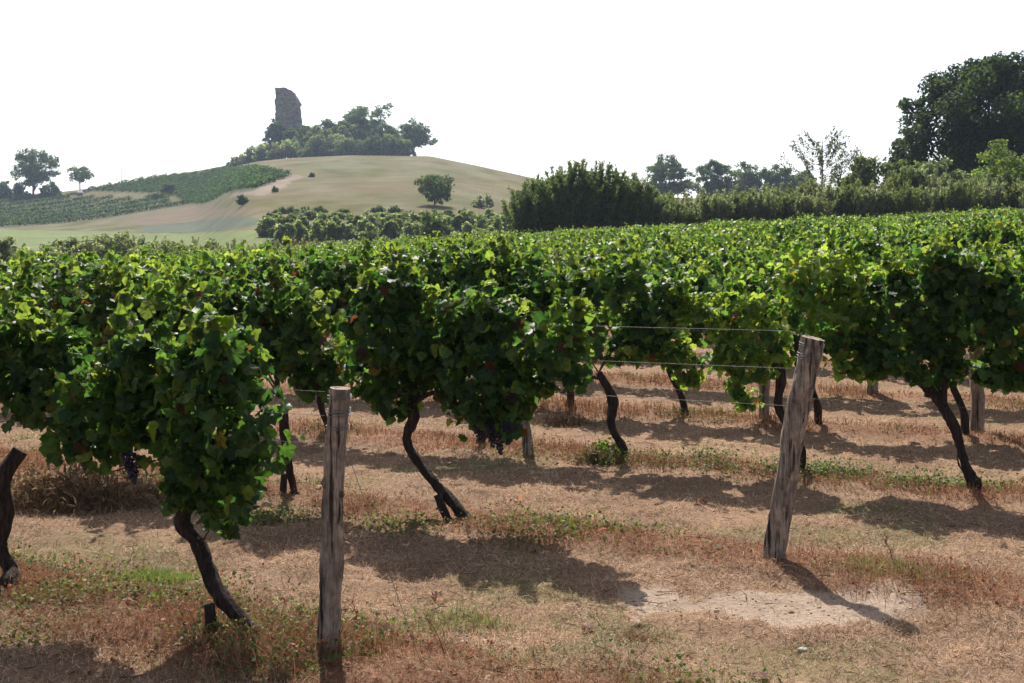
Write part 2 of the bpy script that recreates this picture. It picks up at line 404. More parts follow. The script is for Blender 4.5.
# ------------------------------------------------------------------ haze: one closed box of thin even air
def make_haze():
    mb = MB(); a, z0, z1 = 2750.0, -4.0, 64.0
    v = np.array([(sx * a, sy * a, z) for z in (z0, z1) for sx, sy in ((-1, -1), (1, -1), (1, 1), (-1, 1))])
    mb.add(v, [np.array([(3, 2, 1, 0), (4, 5, 6, 7), (0, 1, 5, 4), (1, 2, 6, 5), (2, 3, 7, 6), (3, 0, 4, 7)])])
    m, n, l, out = new_mat("haze")
    p = n.new("ShaderNodeVolumePrincipled"); p.inputs["Density"].default_value = HAZE; p.inputs["Color"].default_value = (.62, .78, 1.0, 1); p.inputs["Anisotropy"].default_value = .35
    l.new(p.outputs[0], out.inputs["Volume"])
    o = mb.build("haze", m, smooth=False); tag(o, "thin bluish summer haze lying over the valley and hill", "haze", kind="stuff")
HAZE = 0.00021
make_haze()

# ------------------------------------------------------------------ vines
def leaf_tints(n, rng, young=.0, bright=1.0, warm=.02):
    t = rng.random(n)[:, None]
    c = np.array([.016, .048, .015]) * (1 - t) + np.array([.062, .122, .028]) * t
    y = rng.random(n) < (young if np.ndim(young) else young)
    k = rng.random((n, 1)); yc = np.array([.070, .120, .022]) * (1 - k) + np.array([.125, .160, .036]) * k
    c = np.where(y[:, None], yc, c)
    w = rng.random(n) < warm
    pal = np.array([(.15, .115, .022), (.07, .022, .018), (.10, .05, .02), (.05, .026, .018)])
    c = np.where(w[:, None], pal[rng.integers(0, 4, n)], c)
    return np.clip(c * bright * rng.uniform(.8, 1.2, (n, 1)), .005, .9)

def canopy(blobs, n, rng, tmpl, size=(.038, .077), young=.10, shoots=8, bright=1.0, warm=.02):
    """Foliage of one vine, local axes: x along the row, y towards the headland, z up."""
    mb = MB()
    pos, out = sample_blobs(blobs, n, rng, .45, .3)
    # lumpy outline with holes
    g = vnoise(pos[:, 0] * 5 + 3, pos[:, 2] * 5 + pos[:, 1] * 4, int(rng.integers(1, 999)))
    pos = pos + out * ((vnoise(pos[:, 0] * 6 + 8, pos[:, 2] * 6 + pos[:, 1] * 5, int(rng.integers(1, 999))) - .5) * .18)[:, None]
    keep = g > .33; pos, out, g = pos[keep], out[keep], g[keep]
    m = len(pos)
    up = np.array([0, 0, 1.0])
    nr = out * .6 + up * .5 + rdir(m, rng) * 1.0
    tp = np.array([0, 0, -1.0]) + out * .45 + rdir(m, rng) * .7
    top = np.clip((out[:, 2] + .2), 0, 1)
    sz = rng.uniform(size[0], size[1], m)
    put_leaves(mb, pos, nr, tp, sz, leaf_tints(m, rng, young * (.5 + 1.8 * top), bright, warm), tmpl, rng)
    C = np.array([b[0] for b in blobs]); R = np.array([b[1] for b in blobs])
    for _ in range(shoots):
        i = rng.integers(len(blobs)); a = rng.uniform(-.7, .7)
        b0 = C[i] + R[i] * np.array([a, rng.uniform(-.5, .5), .75])
        L = rng.uniform(.14, .40); d = norm(np.array([rng.normal(0, .5), rng.normal(0, .35), 1.0]))
        bend = np.array([rng.normal(0, .5), rng.normal(0, .4), -.5])
        t = np.linspace(0, 1, 6)[:, None]; pts = b0 + L * (d * t + bend * t ** 2 * .5)
        tube(mb, pts[::2], [.003, .0015], 4, 2, tint=(.12, .14, .04), cap=False)
        k = rng.integers(6, 10); t = rng.uniform(.15, 1.0, k)[:, None]; p = b0 + L * (d * t + bend * t ** 2 * .5)
        o = rdir(k, rng); put_leaves(mb, p, o * .8 + up * .6, o + up * -.3, rng.uniform(.04, .085, k) * (1.15 - .45 * t[:, 0]), leaf_tints(k, rng, .75, bright, 0), tmpl, rng)
    return mb

def rand_blobs(rng, L=1.35):
    b = []
    for i in range(5):
        x = -L / 2 + L * (i + .5) / 5 + rng.normal(0, .06)
        top = rng.uniform(1.18, 1.48); bot = rng.uniform(.62, .92)
        b.append(((x, rng.normal(0, .07), (top + bot) / 2), (rng.uniform(.22, .32), rng.uniform(.17, .27), (top - bot) / 2)))
    for i in range(2):
        b.append(((rng.uniform(-.5, .5), rng.uniform(-.2, .2), rng.uniform(1.12, 1.25)), (.24, .26, .2)))
    return b

# trunk shapes reused by the vines of the farther rows
def trunk_mb(seed, lean=.25, h=.72, r=.030):
    rg = np.random.default_rng(seed); mb = MB()
    pts = [(0, 0, -.05), (.05 + rg.normal(0, .03), rg.normal(0, .02), .2), (lean * .6 + rg.normal(0, .04), rg.normal(0, .03), .42), (lean, 0, h), (lean + .1, rg.normal(0, .05), h + .14)]
    tube(mb, pts, [r * 1.3, r, r * .95, r * 1.25, r * .7], 9, 5, .28, seed)
    return mb

def grapes_mb(rng, L=.15, W=.045):
    mb = MB(); ph = (1 + 5 ** .5) / 2
    ico = norm(np.array([(-1, ph, 0), (1, ph, 0), (-1, -ph, 0), (1, -ph, 0), (0, -1, ph), (0, 1, ph), (0, -1, -ph), (0, 1, -ph), (ph, 0, -1), (ph, 0, 1), (-ph, 0, -1), (-ph, 0, 1)], float))
    fi = np.array([(0, 11, 5), (0, 5, 1), (0, 1, 7), (0, 7, 10), (0, 10, 11), (1, 5, 9), (5, 11, 4), (11, 10, 2), (10, 7, 6), (7, 1, 8), (3, 9, 4), (3, 4, 2), (3, 2, 6), (3, 6, 8), (3, 8, 9), (4, 9, 5), (2, 4, 11), (6, 2, 10), (8, 6, 7), (9, 8, 1)])
    # one round of subdivision so the berries look round
    vs = list(map(tuple, ico)); cache = {}; f2 = []
    def mid(a, b):
        k = (min(a, b), max(a, b))
        if k not in cache:
            vs.append(tuple(norm((np.array(vs[a]) + np.array(vs[b])) / 2))); cache[k] = len(vs) - 1
        return cache[k]
    for a, b, c in fi:
        ab, bc, ca = mid(a, b), mid(b, c), mid(c, a); f2 += [(a, ab, ca), (b, bc, ab), (c, ca, bc), (ab, bc, ca)]
    sv = np.array(vs); sf = np.array(f2)
    for k in range(70):
        t = rng.random(); w = W * (1 - .75 * t) * math.sqrt(rng.random()); a = rng.uniform(0, 6.283)
        c = np.array([w * math.cos(a), w * math.sin(a), -L * t])
        mb.add(c + sv * rng.uniform(.007, .0095), [sf])
    tube(mb, [(0, 0, .05), (0, 0, -.02)], [.002, .002], 5, 2, tint=(1, 1, 1), cap=False)
    return mb
GRAPES = [grapes_mb(np.random.default_rng(50 + i), .10 + .02 * i, .034 + .006 * i).mesh("grape_bunch", M_GRAPE) for i in range(3)]

VG = "grapevines of the vineyard"
cR, sR = math.cos(ROT), math.sin(ROT)
def to_local(p, base):
    d = np.asarray(p, float) - base; return np.array([d[0] * cR + d[1] * sR, -d[0] * sR + d[1] * cR, d[2]])

NEAR_S = {}
def hero_vine(n, trunk, blobs, label, seed, r=.025, dens=1.0, young=.10, bright=1.0, warm=.02, grapes=(), stub=None, canes=3, arms=(), tmpl=LEAF_FINE, sucker=None):
    """A vine drawn on its row's plane. TRUNK: (px, py) from the foot up; BLOBS: (px, py, rx px, ry px, half thickness m)."""
    rg = np.random.default_rng(seed)
    f0 = on_row(n, *trunk[0]); base = np.array([f0[0], f0[1], gz(f0[0], f0[1])])
    NEAR_S.setdefault(n, []).append(float(f0[0] * U[0] + f0[1] * U[1]))
    root = empty("grapevine", base, ROT); tag(root, label, "grapevine", VG)
    L = [to_local(on_row(n, *q), base) for q in trunk]
    L[0][2] = 0.0
    L = [np.array([L[0][0] - .02, 0, -.06])] + [p + np.array([rg.normal(0, .016), rg.normal(0, .02), 0]) for p in L]
    mb = MB(); tube(mb, L, [r * 1.9, r * 1.3] + [r * rg.uniform(.78, 1.2) for _ in L[3:-1]] + [r * 1.5, r * 1.0], 16, 11, .5, seed)
    Pc = catmull(np.array(L), 6); m_ = len(Pc)
    for i in range(16):
        a0 = int(rg.integers(2, m_ - 8)); ln = int(rg.integers(4, 11)); seg = Pc[a0:a0 + ln:2]
        if len(seg) < 3: continue
        a = rg.uniform(0, 6.283); o = np.array([math.cos(a), math.sin(a), 0]) * r
        tube(mb, seg + o * rg.uniform(.85, 1.2, (len(seg), 1)), [.002, rg.uniform(.004, .008), .0015], 5, 3, .3, i)
    for i in range(4):
        c = Pc[int(rg.integers(4, m_ - 2))]; a = rg.uniform(0, 6.283); o = np.array([math.cos(a), math.sin(a), .3]) * r * .8
        tube(mb, [c + o * .3, c + o, c + o * 1.5], [r * .5, r * .45, r * .2], 8, 3, .5, i + 30)
    tk = mb.build("trunk", M_BARK, root)
    for a in arms:
        mb = MB(); q = [to_local(on_row(n, *p), base) for p in a]; tube(mb, q, [r * .8, r * .55, r * .4], 8, 5, .3, seed + 5); mb.build("arm", M_BARK, root)
    bl = []
    for (px, py, rx, ry, th) in blobs:
        c = on_row(n, px, py); k = c[1] / F
        bl.append((to_local(c, base), (max(rx * k / .93 - .04, .06), th, max(ry * k - .05, .06))))
    area = sum((4 / 3 * math.pi) * (b[1][0] * b[1][1] + b[1][1] * b[1][2] + b[1][0] * b[1][2]) for b in bl)
    mb = canopy(bl, int(area * 560 * dens), rg, tmpl, young=young, shoots=8 + 4 * len(bl), bright=bright, warm=warm)
    head = L[-1]
    if sucker:
        k = 70; q = to_local(on_row(n, *sucker), base); p = q + rg.normal(0, 1, (k, 3)) * np.array([.06, .06, .07]); p[:, 2] = np.clip(p[:, 2], .02, q[2] + .10)
        o = rdir(k, rg); put_leaves(mb, p, o + [0, 0, .8], o + [0, 0, -.2], rg.uniform(.03, .06, k), leaf_tints(k, rg, .3, 1, .25), tmpl, rg)
    mb.build("foliage", M_VINE, root)
    for i in range(canes):
        b = bl[int(rg.integers(len(bl)))]; e = np.array(b[0]) + np.array(b[1]) * rg.uniform(-.6, .6, 3)
        mb = MB(); tube(mb, [head, (head + e) / 2 + [0, rg.normal(0, .04), .08], e], [.007, .005, .004], 6, 5, .1, i); mb.build("cane", M_CANE, root)
    for (px, py, k) in grapes:
        q = to_local(on_row(n, px, py, -.12), base); g = obj_from(GRAPES[k], "grape_bunch", root); g.location = q; g.rotation_euler = (rg.normal(0, .15), rg.normal(0, .15), rg.uniform(0, 6))
    if stub:
        q = [to_local(on_row(n, *p), base) for p in stub]; q[0][2] = -.05; q[1][2] = max(q[1][2], .13); q[0][1] += .06; q[1][1] += .06
        mb = MB(); tube(mb, [q[0], (q[0] + q[1]) / 2, q[1]], [r * 1.15, r, r * .95], 10, 4, .25, seed + 9, tip_tint=(1, 1, 1)); mb.build("cut_stub", M_BARK, root)
    return root

hero_vine(1, [(245, 640), (222, 592), (198, 545), (190, 522), (203, 490)],
          [(209, 427, 68, 92, 0.24), (132, 404, 76, 70, 0.24), (205, 356, 56, 38, 0.22), (222, 484, 42, 44, 0.18), (125, 462, 28, 34, 0.15), (140, 350, 50, 32, 0.22), (190, 490, 28, 30, 0.13)],
          "front grapevine with bent trunk beside the upright wooden post, leaves hanging low", 101, r=0.0274, stub=[(223, 650), (219, 610)], grapes=[(127, 452, 1), (133, 457, 1)], warm=.015, dens=1.05)
hero_vine(1, [(18, 600), (10, 572), (2, 545), (10, 505), (5, 480), (20, 452)],
          [(52, 378, 54, 54, 0.22), (10, 362, 58, 46, 0.22), (48, 336, 50, 26, 0.21), (-20, 345, 60, 42, 0.22), (84, 422, 26, 34, 0.16), (-60, 370, 60, 52, 0.22)],
          "front grapevine with twisted dark trunk cut by the photo's left edge", 102, r=0.0304, dens=1.0, canes=0)
hero_vine(1, [(-150, 573), (-165, 520), (-175, 480), (-175, 440)],
          [(-190, 390, 75, 70, 0.24), (-120, 380, 60, 66, 0.24), (-160, 335, 80, 32, 0.22)], "front grapevine just beyond the photo's left edge", 103, dens=.8)
hero_vine(2, [(466, 526), (444, 494), (422, 468), (411, 442), (413, 416), (408, 395)],
          [(385, 345, 50, 58, 0.24), (392, 292, 46, 32, 0.22), (480, 365, 55, 62, 0.25), (508, 386, 50, 56, 0.22), (482, 316, 44, 32, 0.21), (562, 352, 34, 44, 0.20), (545, 386, 28, 24, 0.16), (398, 392, 28, 26, 0.13), (435, 345, 45, 48, 0.22)],
          "grapevine with long slanting trunk and grape bunches under its dense canopy", 104, r=0.0258, stub=[(456, 527), (443, 508)],
          grapes=[(474, 416, 2), (492, 424, 2), (500, 434, 1), (514, 424, 1), (506, 424, 1)], warm=.03, dens=1.1,
          arms=[[(410, 405), (435, 392), (470, 395)], [(411, 408), (404, 370), (412, 330)]])
hero_vine(2, [(296, 512), (297, 490), (290, 462), (286, 430), (290, 405)],
          [(300, 345, 42, 46, 0.21), (250, 340, 52, 52, 0.22), (312, 372, 28, 24, 0.16), (272, 296, 48, 26, 0.21), (210, 310, 50, 36, 0.22), (325, 355, 26, 26, 0.17)],
          "grapevine with thin trunk just behind the upright post's left side", 105, r=0.0213, stub=[(289, 513), (290, 490)], warm=.03)
hero_vine(2, [(92, 487), (84, 460), (78, 430), (80, 400)],
          [(90, 330, 60, 62, 0.22), (140, 330, 50, 56, 0.22), (60, 312, 60, 28, 0.22), (120, 304, 54, 26, 0.21)],
          "second-row grapevine mostly hidden by the front vines' leaves, browned patches inside", 106, warm=.10, young=.16, dens=.8)
hero_vine(2, [(-60, 462), (-66, 430), (-72, 395)], [(-60, 330, 80, 60, 0.23), (20, 325, 50, 56, 0.23), (-10, 308, 60, 28, 0.22)],
          "second-row grapevine behind the cut-off front vine", 107, dens=.7, tmpl=LEAF_MID)
hero_vine(3, [(626, 472), (627, 452), (614, 425), (609, 400), (603, 372)],
          [(598, 325, 48, 46, 0.22), (645, 298, 44, 44, 0.22), (560, 302, 46, 42, 0.22), (575, 345, 36, 28, 0.17), (640, 330, 34, 26, 0.15), (615, 285, 48, 24, 0.21)],
          "grapevine with leafy suckers around its trunk foot, between the two wooden posts", 108, r=0.0274, arms=[[(603, 378), (590, 378), (577, 386)]], sucker=(607, 455), dens=.95)
hero_vine(3, [(802, 477), (801, 455), (793, 430), (778, 405), (781, 378), (772, 352)],
          [(690, 328, 56, 40, 0.14), (750, 334, 46, 38, 0.14), (720, 306, 60, 26, 0.14), (655, 344, 40, 30, 0.13), (702, 354, 48, 26, 0.13), (752, 358, 42, 26, 0.13), (845, 320, 40, 50, 0.22), (850, 365, 24, 22, 0.13), (820, 280, 48, 40, 0.22), (690, 375, 20, 22, 0.08), (745, 385, 26, 34, 0.09)],
          "grapevine behind the leaning post with low shoots tinted a sunlit yellow-green", 109, r=0.0258, young=.85, bright=1.5, warm=.03, dens=.72)  # leaf tints of this vine lifted to imitate sun glowing through its shoots
hero_vine(3, [(978, 496), (968, 465), (953, 430), (944, 405), (938, 392), (915, 376)],
          [(905, 318, 52, 58, 0.24), (960, 322, 52, 62, 0.25), (1012, 330, 50, 62, 0.25), (930, 362, 44, 26, 0.18), (1000, 372, 34, 26, 0.17), (950, 270, 62, 32, 0.22), (878, 350, 26, 36, 0.17)],
          "grapevine with thick crooked trunk, nearest to the photo's right edge", 110, r=0.0350, arms=[[(940, 398), (925, 385), (905, 372)], [(943, 400), (945, 380), (940, 360)]], dens=1.1)
hero_vine(3, [(1165, 522), (1150, 470), (1130, 420), (1120, 390)], [(1080, 325, 60, 66, 0.25), (1150, 330, 60, 66, 0.25), (1110, 275, 70, 32, 0.24)],
          "third-row grapevine just past the photo's right edge", 111, dens=.8)
hero_vine(3, [(328, 452), (327, 425), (322, 400), (325, 370)], [(320, 310, 50, 44, 0.23), (370, 300, 46, 42, 0.23), (270, 300, 46, 42, 0.23), (325, 275, 60, 24, 0.23)],
          "third-row grapevine whose dark trunk shows behind the upright post", 112, warm=.05, dens=.85)
hero_vine(3, [(484, 462), (480, 430), (476, 400)], [(470, 305, 50, 48, 0.23), (520, 300, 44, 46, 0.23), (430, 300, 40, 46, 0.23), (480, 268, 60, 24, 0.23)],
          "third-row grapevine standing right behind the vine with hanging grapes", 113, dens=.85)

# variants for the rows behind
VAR_MID = [canopy(rand_blobs(np.random.default_rng(200 + i)), 1450, np.random.default_rng(300 + i), LEAF_MID, size=(.05, .092), young=.16, shoots=16, bright=1.2, warm=.008 + .02 * (i % 4 == 0)).mesh("foliage", M_VINE) for i in range(8)]
VAR_FAR = [canopy(rand_blobs(np.random.default_rng(400 + i)), 820, np.random.default_rng(500 + i), LEAF_LOW, size=(.065, .112), young=.2, shoots=12, bright=1.25, warm=.012).mesh("foliage", M_VINE) for i in range(8)]
TRUNKS = [trunk_mb(600 + i, .22 + .05 * (i % 3), .70 + .04 * (i % 2)).mesh("trunk", M_BARK) for i in range(5)]
ORD = {2: "second", 3: "third", 4: "fourth", 5: "fifth", 6: "sixth", 7: "seventh", 8: "eighth", 9: "ninth", 10: "tenth", 11: "eleventh", 12: "twelfth", 13: "thirteenth", 14: "fourteenth", 15: "fifteenth", 16: "sixteenth", 17: "seventeenth", 18: "eighteenth", 19: "nineteenth", 20: "twentieth"}

cands = []
ROW4 = [602, 705, 819, 936]
for n in range(2, 32):
    p = row_p(n)
    s0 = row_s(819, row_p(4)) if n == 4 else (row_s(622, row_p(3)) if n == 3 else (4.36 + 1.24 * 2 if n == 2 else RNG.uniform(0, 1.3)))
    for k in range(-60, 90):
        s = s0 + 1.30 * k + (RNG.normal(0, .06) if n > 4 else 0)
        xy = s * U + p * NV
        if xy[1] < 5.5 or xy[1] > 61 or abs(xy[0]) > xy[1] * .40 + 2.2: continue
        if n == 2 and s < 3.9: continue
        if any(abs(s - q) < .8 for q in NEAR_S.get(n, [])): continue
        cands.append((xy[1], n, xy))
cands.sort(key=lambda c: c[0])
N_IND = 300 - sum(len(v) for v in NEAR_S.values())
for i, (Y, n, xy) in enumerate(cands[:N_IND]):
    rg = np.random.default_rng(1000 + i)
    z = gz(xy[0], xy[1])
    rz = ROT + rg.normal(0, .05); sc = rg.uniform(.93, 1.07)
    flip = math.pi if rg.random() < .5 else 0
    lab = ("grapevine in the %s row, trunk and leafy canopy over dry grass" if n <= 5 else "grapevine in the %s row from the headland, only its leafy top showing") % ORD.get(n, "rear")
    if n <= 6:
        root = empty("grapevine", (xy[0], xy[1], z), rz); tag(root, lab, "grapevine", VG)
        f = obj_from(VAR_MID[int(rg.integers(8))], "foliage", root); f.rotation_euler = (0, 0, flip); f.scale = (1, 1, sc)
        f.location = (.2, 0, rg.uniform(-.03, .03))
        obj_from(TRUNKS[int(rg.integers(5))], "trunk", root)
    else:
        me = (VAR_MID if Y < 24 else VAR_FAR)[int(rg.integers(8))]
        f = obj_from(me, "grapevine"); f.location = (xy[0], xy[1], z + rg.uniform(-.05, .05)); f.rotation_euler = (0, 0, rz + flip); f.scale = (1, 1, sc)
        tag(f, lab, "grapevine", VG)
# the rest of the vineyard, beyond the three hundred nearest
mb = MB()
for i, (Y, n, xy) in enumerate(cands[N_IND:]):
    rg = np.random.default_rng(3000 + i); bl = rand_blobs(rg)
    sub = canopy(bl, 380, rg, LEAF_LOW, size=(.085, .14), young=.2, shoots=6, bright=1.25, warm=.01)
    z = gz(xy[0], xy[1]); V = np.concatenate(sub.v)
    W = np.stack([xy[0] + V[:, 0] * cR - V[:, 1] * sR, xy[1] + V[:, 0] * sR + V[:, 1] * cR, z + V[:, 2]], 1)
    mb.add(W, [np.concatenate(f) for f in sub.f.values()], np.concatenate(sub.t))
tag(mb.build("distant_vines", M_VINE), "far rows of leafy grapevines closing the vineyard before the bushes", "grapevines", kind="stuff")

# ------------------------------------------------------------------ posts and wires
def post(n, foot, top, r, label, seed, wraps=0, d=0.0, hero=False, knot=None):
    f0 = on_row(n, *foot, d); base = np.array([f0[0], f0[1], gz(f0[0], f0[1])])
    t0 = on_row(n, *top, d)
    root = empty("vineyard_post", base); tag(root, label, "wooden post", "wooden posts of the vine rows")
    L = [np.array([0, 0, -.12]), (t0 - base) * .3 + [.006, 0, 0], (t0 - base) * .62 - [.006, 0, 0], t0 - base]
    mb = MB(); tube(mb, L, [r * .95, r * 1.04, r * 1.0, r * .98] if hero else [r, r], 24 if hero else 12, 14 if hero else 5, .2, seed, tint=(1, 1, 1), tip_tint=(1.35, 1.3, 1.25))
    sh = mb.build("shaft", M_POST, root)
    T = norm(t0 - base)
    if knot:
        for (f, a, kr) in knot:
            c = (t0 - base) * f + np.array([math.cos(a), math.sin(a), 0]) * r * .9
            mb = MB(); tube(mb, [c - [0, 0, kr * 1.6], c + [0, 0, 0], c + [0, 0, kr * 1.7]], [kr * .25, kr, kr * .3], 10, 4, .5, seed + 2, tint=(.8, .78, .75)); mb.build("knot", M_POST, root)
    for k in range(wraps):
        c = (t0 - base) - T * (.045 + .035 * k + .02 * (k % 2)); a = np.linspace(0, 2 * math.pi * 1.6, 20)
        A = norm(np.cross(T, [0, 1, .2])); B = np.cross(T, A)
        pts = c + (r * 1.10) * (np.cos(a)[:, None] * A + np.sin(a)[:, None] * B) + T * (a / 6.28 * .012)[:, None]
        mb = MB(); tube(mb, pts, .0018, 5, 2, cap=False); mb.build("wire_wrap", M_WIRE, root)
    return base, t0

B1, T1 = post(1, (326, 661), (340, 388), .0445, "weathered upright wooden end post of the front row wrapped with wire", 1, wraps=4, hero=True, knot=[(.64, 3.6, .022), (.60, -.6, .016)])
B2, T2 = post(2, (770, 565), (813, 338), .060, "tall leaning wooden end post with split bark-like surface", 2, wraps=3, hero=True, knot=[(.72, .4, .02)])
post(3, (528, 469), (522, 392), .040, "slim grey post under the grape bunches casting a short shadow", 3, d=-.25)
post(3, (171, 440), (170, 318), .040, "grey post whose top pokes out among the leaves above the front vines", 4)
post(4, (764, 421), (763, 330), .050, "short grey post seen through the gap beside the leaning post", 5)
post(4, (977, 430), (976, 330), .060, "thick grey post standing behind the crooked vine trunk", 6, d=.4)
post(5, (872, 402), (872, 320), .060, "grey post in shade beneath the rear leaves", 7)

WG = "trellis wires of the vine rows"
def wire(name, pts, label, r=.0011, group=WG, cat="wire"):
    mb = MB(); tube(mb, pts, r, 6, 4, cap=False); tag(mb.build(name, M_WIRE), label, cat, group)
def row_wire(n, s_a, s_b, h, label, sag=.02):
    p = row_p(n); pts = []
    for t in np.linspace(0, 1, 9):
        xy = (s_a + (s_b - s_a) * t) * U + p * NV
        pts.append((xy[0], xy[1], gz(s_a * U[0] + p * NV[0], s_a * U[1] + p * NV[1]) * 0 + h + .02 - sag * math.sin(math.pi * (t * 3 % 1))))
    wire("trellis_wire", pts, label)
for h, nm in ((1.10, "top"), (1.00, "middle"), (.88, "lowest")): row_wire(1, 3.45, 12, h, "%s trellis wire of the front row, tied to the upright post" % nm)
for h, nm in ((1.245, "top"), (1.045, "middle"), (.845, "lowest")): row_wire(2, 2.30, 16, h, "%s trellis wire of the second row, tied to the leaning post" % nm)
for h, nm in ((1.06, "top"), (.86, "middle"), (.60, "lowest")): row_wire(3, .6, 16, h, "%s trellis wire of the third row, behind the leaning post" % nm)
for h, nm in ((1.05, "upper"), (.80, "lower")): row_wire(4, -1, 18, h, "%s trellis wire of the fourth row" % nm)
e = on_row(2, 902, 588); e[2] = gz(e[0], e[1])
wire("anchor_wire", [B2 + (T2 - B2) * .72, e], "thin guy wire running from the leaning post down to the ground", group="guy wires of the end posts")
e = B1 + np.array([.42, -.25, 0]); e[2] = gz(e[0], e[1])
wire("anchor_wire", [B1 + (T1 - B1) * .86, e + [0, 0, 0]], "thin guy wire running from the upright post down to the ground", group="guy wires of the end posts", r=.0013)

# ------------------------------------------------------------------ grass, weeds, litter
def scatter(n, rng, y0=4.6, y1=26, pw=2.1):
    # ground density falls with distance as the eye sees it
    u = rng.random(n); a = 1 - pw; Y = (y0 ** a + u * (y1 ** a - y0 ** a)) ** (1 / a)
    X = (rng.random(n) * 2 - 1) * (Y * .40 + .6)
    return X, Y

def blades(mb, x, y, length, width, rng, tint, lean=1.0, z0=0.0):
    n = len(x); z = ground_h(x, y) + z0
    a = rng.uniform(0, 2 * math.pi, n); el = np.abs(rng.normal(0, 1, n)) * lean if lean < 1 else np.clip(rng.normal(1.12, .32, n), 0, 1.5)
    h = np.stack([np.cos(a), np.sin(a), 0 * a], 1); up = np.array([0, 0, 1.0])
    c, s = np.cos(np.clip(el, 0, 1.45))[:, None], np.sin(np.clip(el, 0, 1.45))[:, None]
    d1 = up * c + h * s; e2 = np.clip(el + rng.uniform(.1, .8, n), 0, 1.75); d2 = up * np.cos(e2)[:, None] + h * np.sin(e2)[:, None]
    sd = np.stack([-np.sin(a), np.cos(a), 0 * a], 1); sd = norm(sd + rng.normal(0, .5, (n, 3)))
    P = np.stack([x, y, z], 1); L = length[:, None]; w = width[:, None]
    m = P + d1 * L * .55; t = m + d2 * L * .45
    V = np.stack([P - sd * w * .5, P + sd * w * .5, m + sd * w * .42, m - sd * w * .42, t], 1).reshape(-1, 3)
    o = (np.arange(n) * 5)[:, None]
    mb.add(V, [np.array([[0, 1, 2, 3]]) + o, np.array([[3, 2, 4]]) + o], np.repeat(tint, 5, axis=0))

def make_grass():
    rg = np.random.default_rng(77); mb = MB(); n = 330000
    x, y = scatter(n, rg)
    b = bare_mask(x, y); keep = rg.random(n) > b * .93; keep &= rg.random(n) < (.35 + .65 * sstep(.3, .55, fbm(x * 2.1, y * 2.1, 13, 3)))
    x, y = x[keep], y[keep]; n = len(x)
    r = red_mask(x, y); g = green_mask(x, y)
    t = rg.random((n, 1)); c = np.array([.35, .22, .14]) * (1 - t) + np.array([.68, .525, .375]) * t
    patch = fbm(x * 3.1, y * 3.1, 23, 3)[:, None]; c = c * (.62 + .76 * patch)
    dk = rg.random(n) < .26; c = np.where(dk[:, None], np.array([.17, .095, .06]), c)
    isred = rg.random(n) < r * .75; c = np.where(isred[:, None], np.array([.23, .105, .055]) * (.7 + .8 * rg.random((n, 1))), c)
    isg = rg.random(n) < (.02 + .32 * g * (1 - .5 * r)); c = np.where(isg[:, None], np.array([.12, .17, .05]) * (.7 + .7 * rg.random((n, 1))), c)
    L = rg.uniform(.018, .065, n) * (1 + .9 * r * rg.random(n)) * np.where(isg, 1.1, 1); w = rg.uniform(.0016, .0034, n) * np.clip(y / 7, .9, 2.6)
    blades(mb, x, y, L, w, rg, np.clip(c * rg.uniform(.65, 1.3, (n, 1)), .01, .9), lean=1.35)
    tag(mb.build("dry_grass", M_STRAW, smooth=False), "short dry straw-coloured grass covering the vineyard ground", "grass", kind="stuff")
make_grass()

